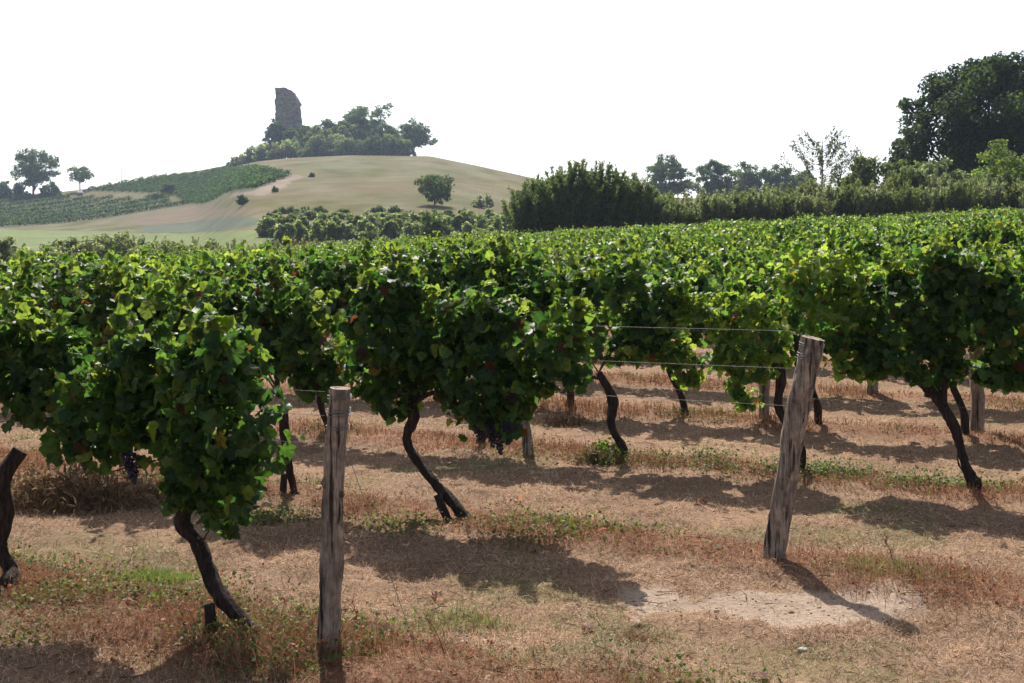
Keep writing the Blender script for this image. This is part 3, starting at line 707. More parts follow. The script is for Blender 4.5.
def make_weeds():
    rg = np.random.default_rng(78)
    # browned taller weeds and litter along the foot of each row
    mb = MB(); gm = MB(); 
    for n_ in range(1, 9):
        p = row_p(n_); cnt = int(52000 / n_ ** .9)
        s = rg.uniform(-6, 24, cnt * 2); d = rg.normal(.0, .24 if n_ > 1 else .30, cnt * 2)
        xy = s[:, None] * U + (p + d)[:, None] * NV; x, y = xy[:, 0], xy[:, 1]
        ok = (y > 4.4) & (np.abs(x) < y * .41 + .6); den = sstep(.36, .62, fbm(x * 1.6, y * 1.6, 91 + n_, 3)); ok &= rg.random(len(x)) < .12 + .88 * den
        x, y = x[ok][:cnt], y[ok][:cnt]; k = len(x)
        if not k: continue
        hmul = .6 + .9 * sstep(.4, .75, fbm(x * 1.1, y * 1.1, 17, 3))
        t = rg.random((k, 1)); c = np.array([.16, .065, .04]) * (1 - t) + np.array([.42, .25, .145]) * t
        blades(mb, x, y, rg.uniform(.03, .11, k) * hmul, rg.uniform(.002, .004, k) * np.clip(y / 7, .9, 2.2), rg, c * rg.uniform(.7, 1.2, (k, 1)), lean=.6)
        # small curled brown leaves
        q = int(k * .22); i = rg.integers(0, k, q); P = np.stack([x[i], y[i], ground_h(x[i], y[i]) + rg.uniform(.003, .07, q) * hmul[i]], 1); o = rdir(q, rg)
        put_leaves(mb, P, o + [0, 0, .7], rdir(q, rg), rg.uniform(.008, .022, q), np.array([.22, .085, .05]) * rg.uniform(.4, 1.7, (q, 1)) + np.array([.05, .04, .02]) * rg.random((q, 1)), LEAF_LOW, rg, 1.5)
        # living green weeds in patches
        q = int(k * (.8 if n_ in (1, 2) else 1.0)); i = rg.integers(0, k, q); gx, gy = x[i] + rg.normal(0, .05, q), y[i] + rg.normal(0, .05, q)
        gmk = sstep(.52, .62, fbm(gx * 1.3 + 11, gy * 1.3, 143 + n_, 3)); ok = rg.random(q) < gmk; gx, gy = gx[ok], gy[ok]; q = len(gx)
        P = np.stack([gx, gy, ground_h(gx, gy) + rg.uniform(.005, .10, q) * rg.random(q)], 1); o = rdir(q, rg)
        tt = rg.random((q, 1)); c = np.array([.055, .10, .028]) * (1 - tt) + np.array([.14, .19, .05]) * tt
        put_leaves(gm, P, o * .8 + [0, 0, .9], rdir(q, rg), rg.uniform(.010, .026, q), c, LEAF_LOW, rg, 1.0)
    # green low clump by the row of the crooked trunk, and the grassy tufts of the inter-row
    def clump(pxs, pys, cnt, spread, hgt, col, nrow=None, blade=False):
        for px, py in zip(pxs, pys):
            Y = EYE / (py - HY) * F; X = (px - CX) / F * Y; k = cnt
            x = X + rg.normal(0, spread, k); y = Y + rg.normal(0, spread * .6, k)
            c = np.array(col) * rg.uniform(.6, 1.4, (k, 1))
            if blade: blades(gm, x, y, rg.uniform(.4, 1, k) * hgt, rg.uniform(.002, .004, k), rg, c, lean=.5)
            else:
                P = np.stack([x, y, ground_h(x, y) + rg.uniform(.005, 1, k) * hgt * rg.random(k)], 1); o = rdir(k, rg)
                put_leaves(gm, P, o * .8 + [0, 0, .9], rdir(k, rg), rg.uniform(.010, .026, k), c, LEAF_LOW, rg)
    clump([800, 830, 850, 905, 930, 960, 1000, 820, 775], [481, 484, 482, 492, 490, 492, 495, 478, 478], 320, .16, .14, (.09, .145, .04))
    clump([690, 715, 700], [470, 474, 466], 220, .15, .18, (.11, .12, .05))
    clump([160, 145, 175], [582, 578, 586], 420, .10, .07, (.15, .22, .06), blade=True)
    clump([470, 455, 490, 430], [622, 618, 626, 626], 170, .11, .07, (.15, .18, .07), blade=True)
    clump([905, 890, 930, 870], [582, 578, 588, 575], 220, .13, .07, (.13, .17, .06), blade=True)
    clump([245, 265, 290, 215, 300], [520, 524, 520, 648, 640], 260, .12, .10, (.11, .15, .045))
    clump([80, 40, 110, 20], [606, 612, 600, 640], 240, .14, .11, (.13, .15, .05))
    clump([400, 425, 375, 530, 555, 20, 60], [528, 530, 530, 528, 532, 440, 436], 160, .13, .09, (.14, .17, .055))
    clump([608, 600, 615], [462, 466, 468], 180, .09, .20, (.075, .12, .035))
    tag(mb.build("brown_weeds", M_STRAW, smooth=False), "withered reddish-brown weeds and litter along the foot of the vine rows", "weeds", kind="stuff")
    tag(gm.build("green_weeds", M_WEED, smooth=False), "patches of low green weeds growing in the dry grass", "weeds", kind="stuff")
make_weeds()

def make_litter():
    rg = np.random.default_rng(79); mb = MB(); n = 420; x, y = scatter(n, rg, 4.7, 14)
    for i in range(n):
        a = rg.uniform(0, 6.283); L = rg.uniform(.03, .13); z = gz(x[i], y[i]) + .012; d = np.array([math.cos(a), math.sin(a), rg.normal(.05, .12)]) * L
        p = np.array([x[i], y[i], z]); c = np.array([.13, .075, .05]) * rg.uniform(.4, 1.9)
        tube(mb, [p, p + d * .5 + rg.normal(0, .08, 3) * L * [1, 1, .3], p + d], [.0028, .0022, .001], 5, 2, tint=c)
    tag(mb.build("twig_litter", M_WEED), "small dry twigs and prunings strewn over the straw ground", "twigs", kind="stuff")
    mb = MB(); n = 520; x, y = scatter(n, rg, 4.7, 12); k = rg.random(n) < .45
    c0 = at(762, 598, 6.6); x[k] = c0[0] + rg.normal(0, .6, k.sum()); y[k] = 6.28 + rg.normal(0, .32, k.sum())
    o8 = norm(np.array([(1, 0, 0), (0, 1, 0), (-1, 0, 0), (0, -1, 0), (0, 0, 1), (0, 0, -1)], float)); f8 = np.array([(0, 1, 4), (1, 2, 4), (2, 3, 4), (3, 0, 4), (1, 0, 5), (2, 1, 5), (3, 2, 5), (0, 3, 5)])
    for i in range(n):
        w = rg.uniform(.003, .008) * (1.5 if rg.random() < .06 else 1)
        mb.add(np.array([x[i], y[i], gz(x[i], y[i]) + w * .3]) + o8 * w * rg.uniform(.6, 1.4, (6, 1)) * [1.2, 1, .7], [f8], np.array([.42, .32, .24]) * rg.uniform(.7, 1.4))
    tag(mb.build("earth_clods", M_WEED), "crumbs of dry earth and grit on the bare and grassy ground", "clods", kind="stuff")
make_litter()

def dry_bush(px, py, w, h, cnt, label, seed, col=((.20, .12, .07), (.42, .30, .18))):
    rg = np.random.default_rng(seed); Y = EYE / (py - HY) * F; X = (px - CX) / F * Y; mb = MB()
    u, v = rg.normal(0, 1, cnt), rg.normal(0, 1, cnt); x = X + u * w; y = Y + v * w * .5; t = rg.random((cnt, 1))
    lump = (.35 + .9 * vnoise(x * 7, y * 7, seed)) * np.exp(-.30 * (u * u + v * v))
    c = (np.array(col[0]) * (1 - t) + np.array(col[1]) * t) * rg.uniform(.5, 1.25, (cnt, 1))
    blades(mb, x, y, rg.uniform(.2, 1, cnt) * h * lump + .02, rg.uniform(.0018, .0034, cnt), rg, c, lean=.75)
    k = cnt // 2; i = rg.integers(0, cnt, k); P = np.stack([x[i], y[i], ground_h(x[i], y[i]) + rg.random(k) * h * lump[i] * .85], 1); D = rdir(k, rg)
    put_leaves(mb, P, rdir(k, rg), D, rg.uniform(.03, .09, k) * min(1, h / .25), c[i] * .9, LEAF_SLIM, rg, 1.5)
    mb2 = mb; V = np.concatenate(mb2.v); o = np.array([X, Y, gz(X, Y)]); mb2.v = [V - o]
    ob = mb2.build("dry_weed_tuft", M_STRAW, smooth=False); ob.location = o
    tag(ob, label, "weed", "dry weed tufts")
dry_bush(88, 505, .30, .36, 4200, "large tangled tuft of dry weeds under the front vine's hanging leaves", 801)
dry_bush(45, 508, .22, .30, 2400, "tangled dry weed tuft next to the cut-off dark trunk", 802)
dry_bush(600, 466, .10, .22, 500, "withered tuft around the foot of the vine with suckers", 803, ((.12, .07, .04), (.3, .2, .11)))
dry_bush(640, 640, .05, .05, 260, "small reddish dry tuft on the bare foreground ground", 804, ((.25, .12, .06), (.4, .25, .13)))
dry_bush(565, 425, .16, .16, 700, "brown dry tuft in shade behind the slim grey post", 805, ((.14, .08, .05), (.32, .2, .12)))

def stalk(px, py, top, label, seed, col=(.16, .08, .05)):
    rg = np.random.default_rng(seed); Y = EYE / (py - HY) * F; X = (px - CX) / F * Y; b = np.array([X, Y, gz(X, Y)]); t = at(top[0], top[1], Y)
    mb = MB(); L = t - b; tube(mb, [(0, 0, -.01), L * .5 + [.01, 0, 0], L], [.0028, .002, .001], 5, 5, tint=col)
    for k in range(12):
        f = rg.uniform(.2, .98); d = rdir(1, rg)[0] * .035 + [0, 0, .03]; tube(mb, [L * f, L * f + d], [.0015, .0008], 4, 2, tint=col)
    o = mb.build("dry_stalk", M_WEED); o.location = b; tag(o, label, "stalk", "dry weed stalks")
stalk(446, 662, (426, 615), "thin dry dark weed stalk in the foreground grass", 811)
stalk(894, 572, (882, 536), "thin dry weed stalk near the guy wire's lower end", 812)
stalk(357, 642, (352, 600), "reddish weed stalk beside the upright post's foot", 813, (.3, .07, .04))
stalk(240, 462, (241, 440), "short dry stalk behind the front vine's trunk", 814)

FL = [(433, 602, (.42, .22, .15), "pale pinkish dry leaf lying alone on the middle foreground grass"), (604, 541, (.45, .12, .07), "bright reddish fallen leaf at the shadow's far edge"),
      (381, 643, (.42, .28, .22), "pale curled leaf near the upright post's foot"), (640, 628, (.40, .26, .20), "pale folded leaf on the shaded bare ground"),
      (590, 636, (.20, .10, .07), "dark brown curled leaf before the bare patch"), (757, 681, (.12, .025, .028), "dark red fallen leaf on the bottom edge"),
      (700, 503, (.30, .13, .07), "brown fallen leaf on the straw before the weed patch"), (322, 494, (.35, .16, .10), "small russet leaf lying behind the upright post"),
      (270, 470, (.32, .14, .09), "russet leaf lying between the thin trunk and front vine"), (520, 506, (.36, .20, .13), "tan leaf lying past the slanting trunk's foot"), (130, 612, (.30, .15, .10), "tan leaf lying on the weeds below the front vine")]
for i, (px, py, c, lab) in enumerate(FL):
    rg = np.random.default_rng(900 + i); Y = EYE / (py - HY) * F; X = (px - CX) / F * Y; mb = MB()
    put_leaves(mb, np.zeros((1, 3)), np.array([[rg.normal(0, .35), rg.normal(-.3, .3), 1.0]]), rdir(1, rg) * [1, 1, .1], [.058], np.array([c]), LEAF_FINE, rg, 2.0)
    o = mb.build("fallen_leaf", M_WEED); o.location = (X, Y, gz(X, Y) + .025); tag(o, lab, "leaf", "fallen vine leaves")

def stone(px, py, w, label, seed):
    rg = np.random.default_rng(seed); Y = EYE / (py - HY) * F; X = (px - CX) / F * Y; mb = MB()
    a, b = np.meshgrid(np.linspace(0, math.pi, 9), np.arange(12) * 2 * math.pi / 12, indexing='ij')
    k = 1 + .35 * (vnoise(a * 2 + seed, b * 1.2, seed) - .5)
    V = np.stack([np.sin(a) * np.cos(b) * k * w * 1.3, np.sin(a) * np.sin(b) * k * w, np.cos(a) * k * w * .65], -1).reshape(-1, 3)
    i = np.arange(8)[:, None]; j = np.arange(12)[None]; jn = (j + 1) % 12
    mb.add(V, [np.stack([i * 12 + j, (i + 1) * 12 + j, (i + 1) * 12 + jn, i * 12 + jn], -1).reshape(-1, 4)])
    o = mb.build("stone", M_PEBBLE); o.location = (X, Y, gz(X, Y) + w * .3); tag(o, label, "stone", "loose stones")
stone(803, 649, .019, "pale flat stone at the edge of the bare patch", 5)

# ------------------------------------------------------------------ trees and shrubs
def crown(mb, blobs, n, size, rng, cols, tmpl=TUFT, flat=.4, holes=.30, sub=9, spread=.36):
    """Clumps of foliage spread over the blobs: each blob carries smaller clumps, each clump many leaf sprays."""
    C = []; 
    for c, r in blobs:
        k = max(3, int(sub)); d = rdir(k, rng); f = rng.uniform(.55, 1.0, k)[:, None]
        q = np.array(c) + d * np.array(r) * f; rr = np.mean(r) * rng.uniform(spread * .7, spread * 1.3, k)
        C += [(q[i], (rr[i], rr[i], rr[i] * .8)) for i in range(k)]
    pos, out = sample_blobs(C, n, rng, .6, .6)
    g = vnoise(pos[:, 0] / (size * 5) + 5, pos[:, 2] / (size * 5) + pos[:, 1] / (size * 4), int(rng.integers(1, 999)))
    if sum(b[1][0] for b in blobs) / len(blobs) < size * 3: holes = -1
    ok = (g > holes) & (pos[:, 2] > .03); pos, out = pos[ok], out[ok]; m = len(pos)
    t = rng.random((m, 1)); c = np.array(cols[0]) * (1 - t) + np.array(cols[1]) * t
    cl = vnoise(pos[:, 0] / (size * 9), pos[:, 2] / (size * 9), 4)[:, None]; c = c * (.75 + .5 * cl)
    put_leaves(mb, pos, out * .7 + rdir(m, rng) * .8 + [0, 0, flat], rdir(m, rng) + out * .5, size * rng.uniform(.6, 1.35, m), c, tmpl, rng, .8)

COLS = {'dark': ((.020, .036, .016), (.050, .075, .028)), 'oak': ((.026, .044, .017), (.060, .085, .030)), 'olive': ((.050, .065, .030), (.095, .110, .048)),
        'grey': ((.070, .085, .054), (.140, .156, .100)), 'light': ((.075, .098, .045), (.132, .152, .075)), 'red': ((.05, .035, .025), (.10, .07, .045)), 'willow': ((.034, .052, .026), (.085, .108, .050)),
        'fresh': ((.05, .08, .022), (.10, .135, .035))}
COLS = {k: tuple(tuple(1.55 * q for q in c) for c in v) for k, v in COLS.items()}

def plant(kind, name, px, top, w, label, cat, group, Y=None, base=None, cols='oak', seed=0, nb=9, trunk=.28, n=None, leaf=None, holes=.30, tall=1.0, crownlow=.12, depth=1.0):
    """A tree or shrub given by where its axis, top and width show and how far it stands."""
    rg = np.random.default_rng(seed)
    if Y is None: Y = solve_y(px, base)
    X = (px - CX) / F * Y; z0 = gz(X, Y); H = max(EYE - (top - HY) / F * Y - z0, 1.0); W = w / F * Y
    root = empty(name, (X, Y, z0)); tag(root, label, cat, group)
    pxm = Y / F; leaf = leaf or max(.10, 1.25 * pxm)
    mb = MB(); cz0 = H * crownlow if kind == 'shrub' else H * trunk
    if kind in ('tree', 'shrub'):
        cc = np.array([0, 0, (cz0 + H) / 2]); cr = np.array([W / 2, W / 2 * depth, (H - cz0) / 2]); bl = []
        if kind == 'tree':
            for i in range(nb + 4):
                gzz = 1 - 2 * (i + .5) / (nb + 4); ga = i * 2.39996 + seed; gr = math.sqrt(1 - gzz * gzz)
                d = np.array([gr * math.cos(ga), gr * math.sin(ga), gzz]) + rg.normal(0, .15, 3); f = rg.uniform(.50, .74); br = rg.uniform(.26, .44)
                bl.append((cc + d * cr * f, cr * br * [1.05, 1.05, .95]))
            bl.append((cc + np.array([rg.normal(0, .08) * W, 0, (H - cz0) * .24]), cr * [.5, .5, .5]))
            bl.append((cc - np.array([rg.normal(0, .08) * W, 0, (H - cz0) * .16]), cr * [.66, .66, .5]))
        else:
            for i in range(nb + 3):
                a = rg.uniform(0, 6.283); hf = rg.uniform(.10, .72); q = math.sqrt(1 - hf * hf) * rg.uniform(.35, .74)
                br = rg.uniform(.24, .40); bl.append((np.array([math.cos(a) * q * W / 2, math.sin(a) * q * W / 2 * depth, hf * H]), np.array([W / 2 * br * 1.1, W / 2 * br * 1.1, H * rg.uniform(.18, .27)])))
            bl.append((np.array([rg.normal(0, .08) * W, 0, H * .70]), np.array([W * .2, W * .2, H * .30])))
            bl.append((np.array([0, 0, H * .3]), np.array([W * .36, W * .34, H * .32])))
            for i in range(5): bl.append((np.array([rg.uniform(-.36, .36) * W, rg.uniform(-.36, .36) * W * depth, H * rg.uniform(.0, .12)]), np.array([W * .17, W * .17, H * .16])))
            for sx in (-1, 1): bl.append((np.array([sx * W * .34, rg.normal(0, .1) * W, H * rg.uniform(.2, .34)]), np.array([W * .17, W * .17, H * .24])))
        ar = sum(b[1][0] * b[1][2] * 4 for b in bl) ; n = n or int(min(14000, max(350, 3.6 * ar / leaf ** 2)))
        crown(mb, bl, n, leaf, rg, COLS[cols], holes=holes)
        mb.build("crown" if kind == 'tree' else "foliage", M_TREE, root)
        tb = MB(); tr = max(.04, H * .022)
        tube(tb, [(0, 0, -.3), (rg.normal(0, .03) * W, 0, cz0 * .6), tuple(cc + [0, 0, (H - cz0) * .1])], [tr * 1.3, tr, tr * .4], 8, 4, .15, seed)
        for i in range(5 if kind == 'tree' else 3):
            b = bl[i]; tube(tb, [(0, 0, cz0 * .7), tuple((np.array(b[0]) + [0, 0, cz0]) / 2), tuple(b[0])], [tr * .6, tr * .4, tr * .15], 5, 3, .1, seed + i)
        tb.build("trunk" if kind == 'tree' else "stem", M_TRUNK, root)
    else:   # 'wands': a shrub of many upright leafy rods
        k = n or 60; tb = MB(); P, D, Lf = [], [], []
        for i in range(k):
            a = rg.uniform(0, 6.283); r = math.sqrt(rg.random()); bx, by = r * math.cos(a) * W * .42, r * math.sin(a) * W * .30 * depth
            h = H * rg.uniform(.72, 1.0) * (1 - .30 * r ** 2) if i else H
            ln = np.array([bx * .52 + rg.normal(0, .05) * H + .03 * H, by * .4, h]) ; p0 = np.array([bx * .7, by * .7, 0.0]); bend = np.array([rg.normal(0.04, .06) * H, rg.normal(0, .04) * H, 0])
            t = np.linspace(0, 1, 5)[:, None]; pts = p0 + ln * t + bend * t ** 2
            tube(tb, pts[::2], [.018, .010, .003], 4, 2, cap=False)
            m = int(h / leaf * 12); tt = rg.uniform(.08, 1.0, m)[:, None]; q = p0 + ln * tt + bend * tt ** 2 + rg.normal(0, 1, (m, 3)) * (leaf * .85 * (1.12 - tt))
            P.append(q); D.append(np.tile(norm(ln), (m, 1)))
        P = np.concatenate(P); D = np.concatenate(D); m = len(P); c0, c1 = COLS[cols]; t = rg.random((m, 1)); c = np.array(c0) * (1 - t) + np.array(c1) * t
        put_leaves(mb, P, rdir(m, rg) + [0, 0, .3], D * 1.1 + rdir(m, rg) * .8, leaf * rg.uniform(.7, 1.5, m), c, (LEAF_LOW[0] * [.34, 1], LEAF_LOW[1]), rg, .6)
        mb.build("foliage", M_TREE, root); tb.build("stem", M_TRUNK, root)
    return root

SD = [5000]
def sd_(): SD[0] += 1; return SD[0]

# hilltop grove round the ruin
HG = "trees and bushes of the hilltop grove"
grove = [('shrub', "bush", 297, 128, 22, 416, 'oak', "rounded bush against the ruin's lower right corner"), ('shrub', "bush", 316, 123, 26, 419, 'olive', "bush filling the dip between the ruin and mid-height tree"),
         ('shrub', "bush", 342, 119, 30, 422, 'oak', "tall bush under the tree left of the big oak"), ('shrub', "bush", 378, 118, 32, 423, 'oak', "tall bush under the big oak's right half"), ('shrub', "bush", 394, 127, 22, 418, 'dark', "dark bush between big oak and the airy end tree"),
         ('shrub', "bush", 266, 138, 20, 417, 'dark', "dark bush below the tree at the ruin's left foot"),
         ('shrub', "bush", 233, 157, 8, 420, 'oak', "tiny bush leading the hilltop grove on its far left slope"), ('shrub', "bush", 243, 152, 14, 418, 'grey', "low grey bush on the grove's left tail"),
         ('shrub', "bush", 256, 146, 16, 418, 'olive', "low rounded bush left of the dark tree under the ruin"), ('shrub', "bush", 270, 143, 26, 412, 'grey', "pale green bush at the foot of the dark tree"),
         ('shrub', "bush", 292, 138, 30, 410, 'light', "light green bush directly below the ruin"), ('shrub', "bush", 316, 134, 32, 410, 'olive', "broad olive bush at the grove's front middle"),
         ('shrub', "bush", 342, 134, 32, 410, 'light', "light rounded bush below the big oak"), ('shrub', "bush", 366, 136, 30, 410, 'dark', "dark bush in front of the big oak's trunk"),
         ('shrub', "bush", 388, 134, 28, 412, 'olive', "bush at the front right of the grove"), ('shrub', "bush", 403, 138, 18, 414, 'olive', "small bush left of the lone right-hand grove tree"),
         ('tree', "tree", 278, 118, 27, 420, 'dark', "dark round tree hugging the left foot of the ruin"), ('tree', "tree", 306, 121, 24, 424, 'dark', "dark tree at the right foot of the ruin"),
         ('tree', "tree", 327, 118, 26, 426, 'oak', "mid-height tree halfway between ruin and big oak"), ('shrub', "bush", 334, 126, 34, 418, 'olive', "brownish olive thicket behind the grove's front bushes"),
         ('tree', "oak_tree", 369, 102, 46, 428, 'oak', "big oak, highest crown of the hilltop grove"), ('tree', "tree", 347, 114, 30, 428, 'oak', "tree leaning on the big oak's left side"),
         ('tree', "tree", 384, 124, 34, 420, 'dark', "dark tree at the right shoulder of the big oak"), ('tree', "tree", 413, 119, 38, 424, 'oak', "airy tree ending the hilltop grove on its right"),
         ('shrub', "bush", 356, 126, 30, 418, 'olive', "sunlit olive thicket under the big oak's crown")]
for i, (k, nm, px, top, w, Y, c, lab) in enumerate(grove):
    plant(k, nm, px, top, w * (1.45 if k == 'shrub' else 1.25), lab, "tree" if k == 'tree' else "bush", HG, Y=Y, cols=c, seed=sd_(), trunk=.0 if px < 405 else .16, holes=.12, crownlow=.0, leaf=.5)

# ruined tower: a tall broken fragment of thick wall
def ruin():
    Y = 432.0; k = Y / F
    L = [(150, 277), (135, 277), (120, 277.4), (112, 276.6), (104, 276.2), (97, 276.8), (90, 276.6), (87.5, 277.2)]
    Rr = [(150, 303), (135, 302.5), (120, 301.2), (112, 300.6), (104, 299.2), (97, 296.6), (91.5, 293.2), (88.8, 287)]
    cx = (289 - CX) * k; z0 = gz(cx, Y); mb = MB(); rings = []; rg = np.random.default_rng(4)
    ys = np.linspace(150, 88, 40); dep = 5.0; nb = 40
    lx = np.interp(-ys, [-a for a, _ in L], [b for _, b in L]); rx = np.interp(-ys, [-a for a, _ in Rr], [b for _, b in Rr])
    V = []
    for i, py in enumerate(ys):
        zz = EYE - (py - HY) * k - z0; a, b = (lx[i] - CX) * k - cx, (rx[i] - CX) * k - cx
        per = []
        for t in np.arange(nb) / nb * 4:
            s, f = int(t), t - int(t)
            q = [(a + (b - a) * f, -dep / 2), (b, -dep / 2 + dep * f), (b + (a - b) * f, dep / 2), (a, dep / 2 - dep * f)][s]
            j = .6 * (vnoise(q[0] * .9 + 20, zz * .9 + q[1], 3) - .5) + .55 * (vnoise(q[0] * 1.8 + 50, zz * 2.6 + q[1] * 2, 8) - .5)
            per.append((q[0] * (1 + .0) + j * np.sign(q[0]), q[1] + j * np.sign(q[1]) - .35 * math.exp(-((q[0] - .6) / .8) ** 2) * (q[1] < 0), zz - .35 * (i > 36) * vnoise(q[0] * 1.2, q[1] * 1.2, 6)))
        V.append(per)
    V = np.array(V); m = len(V); i = np.arange(m - 1)[:, None]; j = np.arange(nb)[None]; jn = (j + 1) % nb
    mb.add(V.reshape(-1, 3), [np.stack([i * nb + j, i * nb + jn, (i + 1) * nb + jn, (i + 1) * nb + j], -1).reshape(-1, 4)])
    top = V[-1]; c = top.mean(0, keepdims=True); mb.add(np.concatenate([top, c]), [np.array([(nb, jj, (jj + 1) % nb) for jj in range(nb)])])
    root = mb.build("ruined_tower", M_STONE, smooth=False); root.location = (cx, Y, z0)
    tag(root, "broken grey stone tower ruin rising from the hilltop trees", "ruin")
ruin()

# left skyline
LG = "trees on the left skyline"
plant('tree', "oak_tree", 34, 149, 56, "large broad twin-crowned tree on the left skyline", "tree", LG, Y=424, cols='oak', seed=sd_(), trunk=.14, nb=13, holes=.33)
plant('tree', "tree", 80, 166, 27, "small round tree with bare trunk on the left skyline", "tree", LG, Y=427, cols='oak', seed=sd_(), trunk=.34, holes=.32)
plant('shrub', "bush", 4, 180, 18, "dark bush at the photo's left edge under the skyline tree", "bush", LG, Y=420, cols='dark', seed=sd_())
plant('shrub', "bush", 20, 182, 22, "dark bush under the large skyline tree's left half", "bush", LG, Y=418, cols='dark', seed=sd_())
plant('shrub', "bush", 50, 181, 22, "dark bush under the large skyline tree's right half", "bush", LG, Y=418, cols='dark', seed=sd_())
FG = "bushes scattered over the hill fields"
plant('shrub', "bush", 168, 180, 16, "round dark bush between the two hillside vineyards", "bush", FG, base=194.5, cols='dark', seed=sd_())
plant('shrub', "bush", 158, 192, 26, "low flat bush beside the round one between the vineyards", "bush", FG, base=198, cols='oak', seed=sd_())
plant('shrub', "bush", 243, 194, 15, "small dark bush below the upper hillside vineyard's corner", "bush", FG, base=205, cols='dark', seed=sd_())
plant('shrub', "bush", 56, 192, 14, "low dark scrub beside the small pale vehicle", "bush", FG, base=197, cols='dark', seed=sd_())
plant('shrub', "bush", 275, 187, 7, "tiny bush on the track beside the upper vineyard", "bush", FG, base=192, cols='olive', seed=sd_())
plant('shrub', "bush", 312, 173, 5, "tiny bush on the meadow above the track", "bush", FG, base=177, cols='olive', seed=sd_())
plant('tree', "tree", 436, 173, 48, "large round tree alone on the hill meadow", "tree", "trees below the hill meadow", base=206, cols='oak', seed=sd_(), trunk=.08, nb=11, holes=.26)
plant('shrub', "bush", 483, 192, 22, "pale bush right of the lone meadow tree", "bush", "trees below the hill meadow", base=208, cols='grey', seed=sd_())
plant('shrub', "bush", 432, 207, 32, "dense dark bush standing out of the pale hedgerow", "bush", "trees below the hill meadow", Y=118, cols='oak', seed=sd_())
# hedgerow band below the meadow
BG_ = "young trees of the hedgerow below the hill"
rg = np.random.default_rng(21); band = []
for px in np.linspace(272, 515, 20): band.append((px + rg.normal(0, 4), np.interp(px, [270, 520], [213, 208]) + rg.normal(0, 1.5), 175, 1))
for px in np.linspace(268, 515, 19): band.append((px + rg.normal(0, 4), np.interp(px, [270, 520], [215, 212]) + rg.normal(0, 2), 150, 2))
for px in np.linspace(285, 515, 16): band.append((px + rg.normal(0, 4), np.interp(px, [270, 520], [222, 216]) + rg.normal(0, 2), 130, 3))
for i, (px, top, Y, r) in enumerate(band):
    plant('shrub', "young_tree", px, top, 24 if r > 1 else 20, ["", "young tree in the hedgerow's rear line below the hill meadow", "young tree in the hedgerow's middle line below the hill meadow", "young tree in the hedgerow's front line below the hill meadow"][r],
          "young tree", BG_, Y=Y + rg.normal(0, 3), cols=['light', 'light', 'olive', 'grey'][i % 4], seed=sd_(), nb=5, n=2200, crownlow=.02, leaf=.24, holes=.12)
for i, px in enumerate((280, 292, 306, 320, 378, 395)):
    plant('shrub', "bush", px, 208 + (i % 3) * 2, 16, "dark bush at the hedgerow's upper left end" if i < 4 else "dark bush on the hedgerow's upper edge below the meadow tree", "bush", BG_, Y=188, cols='oak', seed=sd_(), nb=4, n=900)

# willow clump, then the hedge of saplings to the right
WGp = "willow shrubs behind the vineyard"
for i, (px, top, w, lab) in enumerate([(534, 174, 60, "willow shrub at the left end of the big dark clump"), (566, 160, 66, "tall willow shrub at the clump's middle left"), (596, 160, 64, "tallest willow shrub, mid clump, with upright wands"),
                                       (624, 172, 56, "willow shrub right of the clump's tallest"), (646, 188, 40, "low willow shrub at the right end of the big dark clump")]):
    plant('wands', "willow_shrub", px, top, w, lab, "shrub", WGp, Y=69 + i, cols='willow', seed=sd_(), n=210, leaf=.17, depth=1.2)
HGp = "grey-green saplings of the hedge behind the vineyard"
rg = np.random.default_rng(31); k = 0
for line, (Y, dy) in enumerate(((78, -3), (72.5, 2))):
    for px in np.arange(655, 1045, 19):
        k += 1
        plant('wands', "willow_sapling", px + rg.normal(0, 3), np.interp(px, [650, 760, 860, 1040], [192, 188, 180, 174]) + dy + rg.normal(0, 4), 34, ["grey-green sapling in the hedge's rear line behind the vineyard", "grey-green sapling in the hedge's front line behind the vineyard"][line], "sapling", HGp,
              Y=Y + rg.normal(0, .6), cols=['grey', 'grey', 'olive'][k % 3], seed=sd_(), n=70, leaf=.15)
TG = "trees on the ridge beyond the hedge"
for px, top, w, c, lab in ((669, 153, 47, 'oak', "round tree standing apart beyond the willow clump"), (711, 157, 30, 'oak', "slim tree at the start of the far ridge row"), (741, 161, 42, 'oak', "broad tree in the middle of the far ridge row"),
                           (775, 163, 32, 'dark', "low tree right of the broad one on the far ridge"), (800, 172, 36, 'dark', "lowest tree on the far ridge left of the sparse tree")):
    plant('tree', "tree", px, top, w * 1.22, lab, "tree", TG, Y=300, cols=c, seed=sd_(), trunk=.0, nb=14, holes=.20)
RG_ = "trees and shrubs behind the right end of the vineyard"
plant('shrub', "shrub", 872, 150, 62, "leafy shrub right of the sparse tree, above the hedge", "shrub", RG_, Y=84, cols='olive', seed=sd_(), leaf=.16, nb=9)
plant('shrub', "shrub", 838, 168, 44, "shrub at the foot of the sparse tree", "shrub", RG_, Y=86, cols='oak', seed=sd_(), leaf=.16)
plant('shrub', "shrub", 925, 158, 60, "dull green shrub under the great oak's left edge", "shrub", RG_, Y=82, cols='grey', seed=sd_(), leaf=.15)
plant('shrub', "shrub", 928, 148, 56, "dark green shrub closing the gap under the great oak's low limb", "shrub", RG_, Y=88, cols='oak', seed=sd_(), leaf=.15)
plant('shrub', "shrub", 902, 158, 64, "grey-green shrub filling the gap left of the great oak", "shrub", RG_, Y=79, cols='olive', seed=sd_(), leaf=.14)
plant('shrub', "shrub", 950, 160, 70, "grey shrub between great oak and fresh green bush", "shrub", RG_, Y=81, cols='grey', seed=sd_(), leaf=.14)
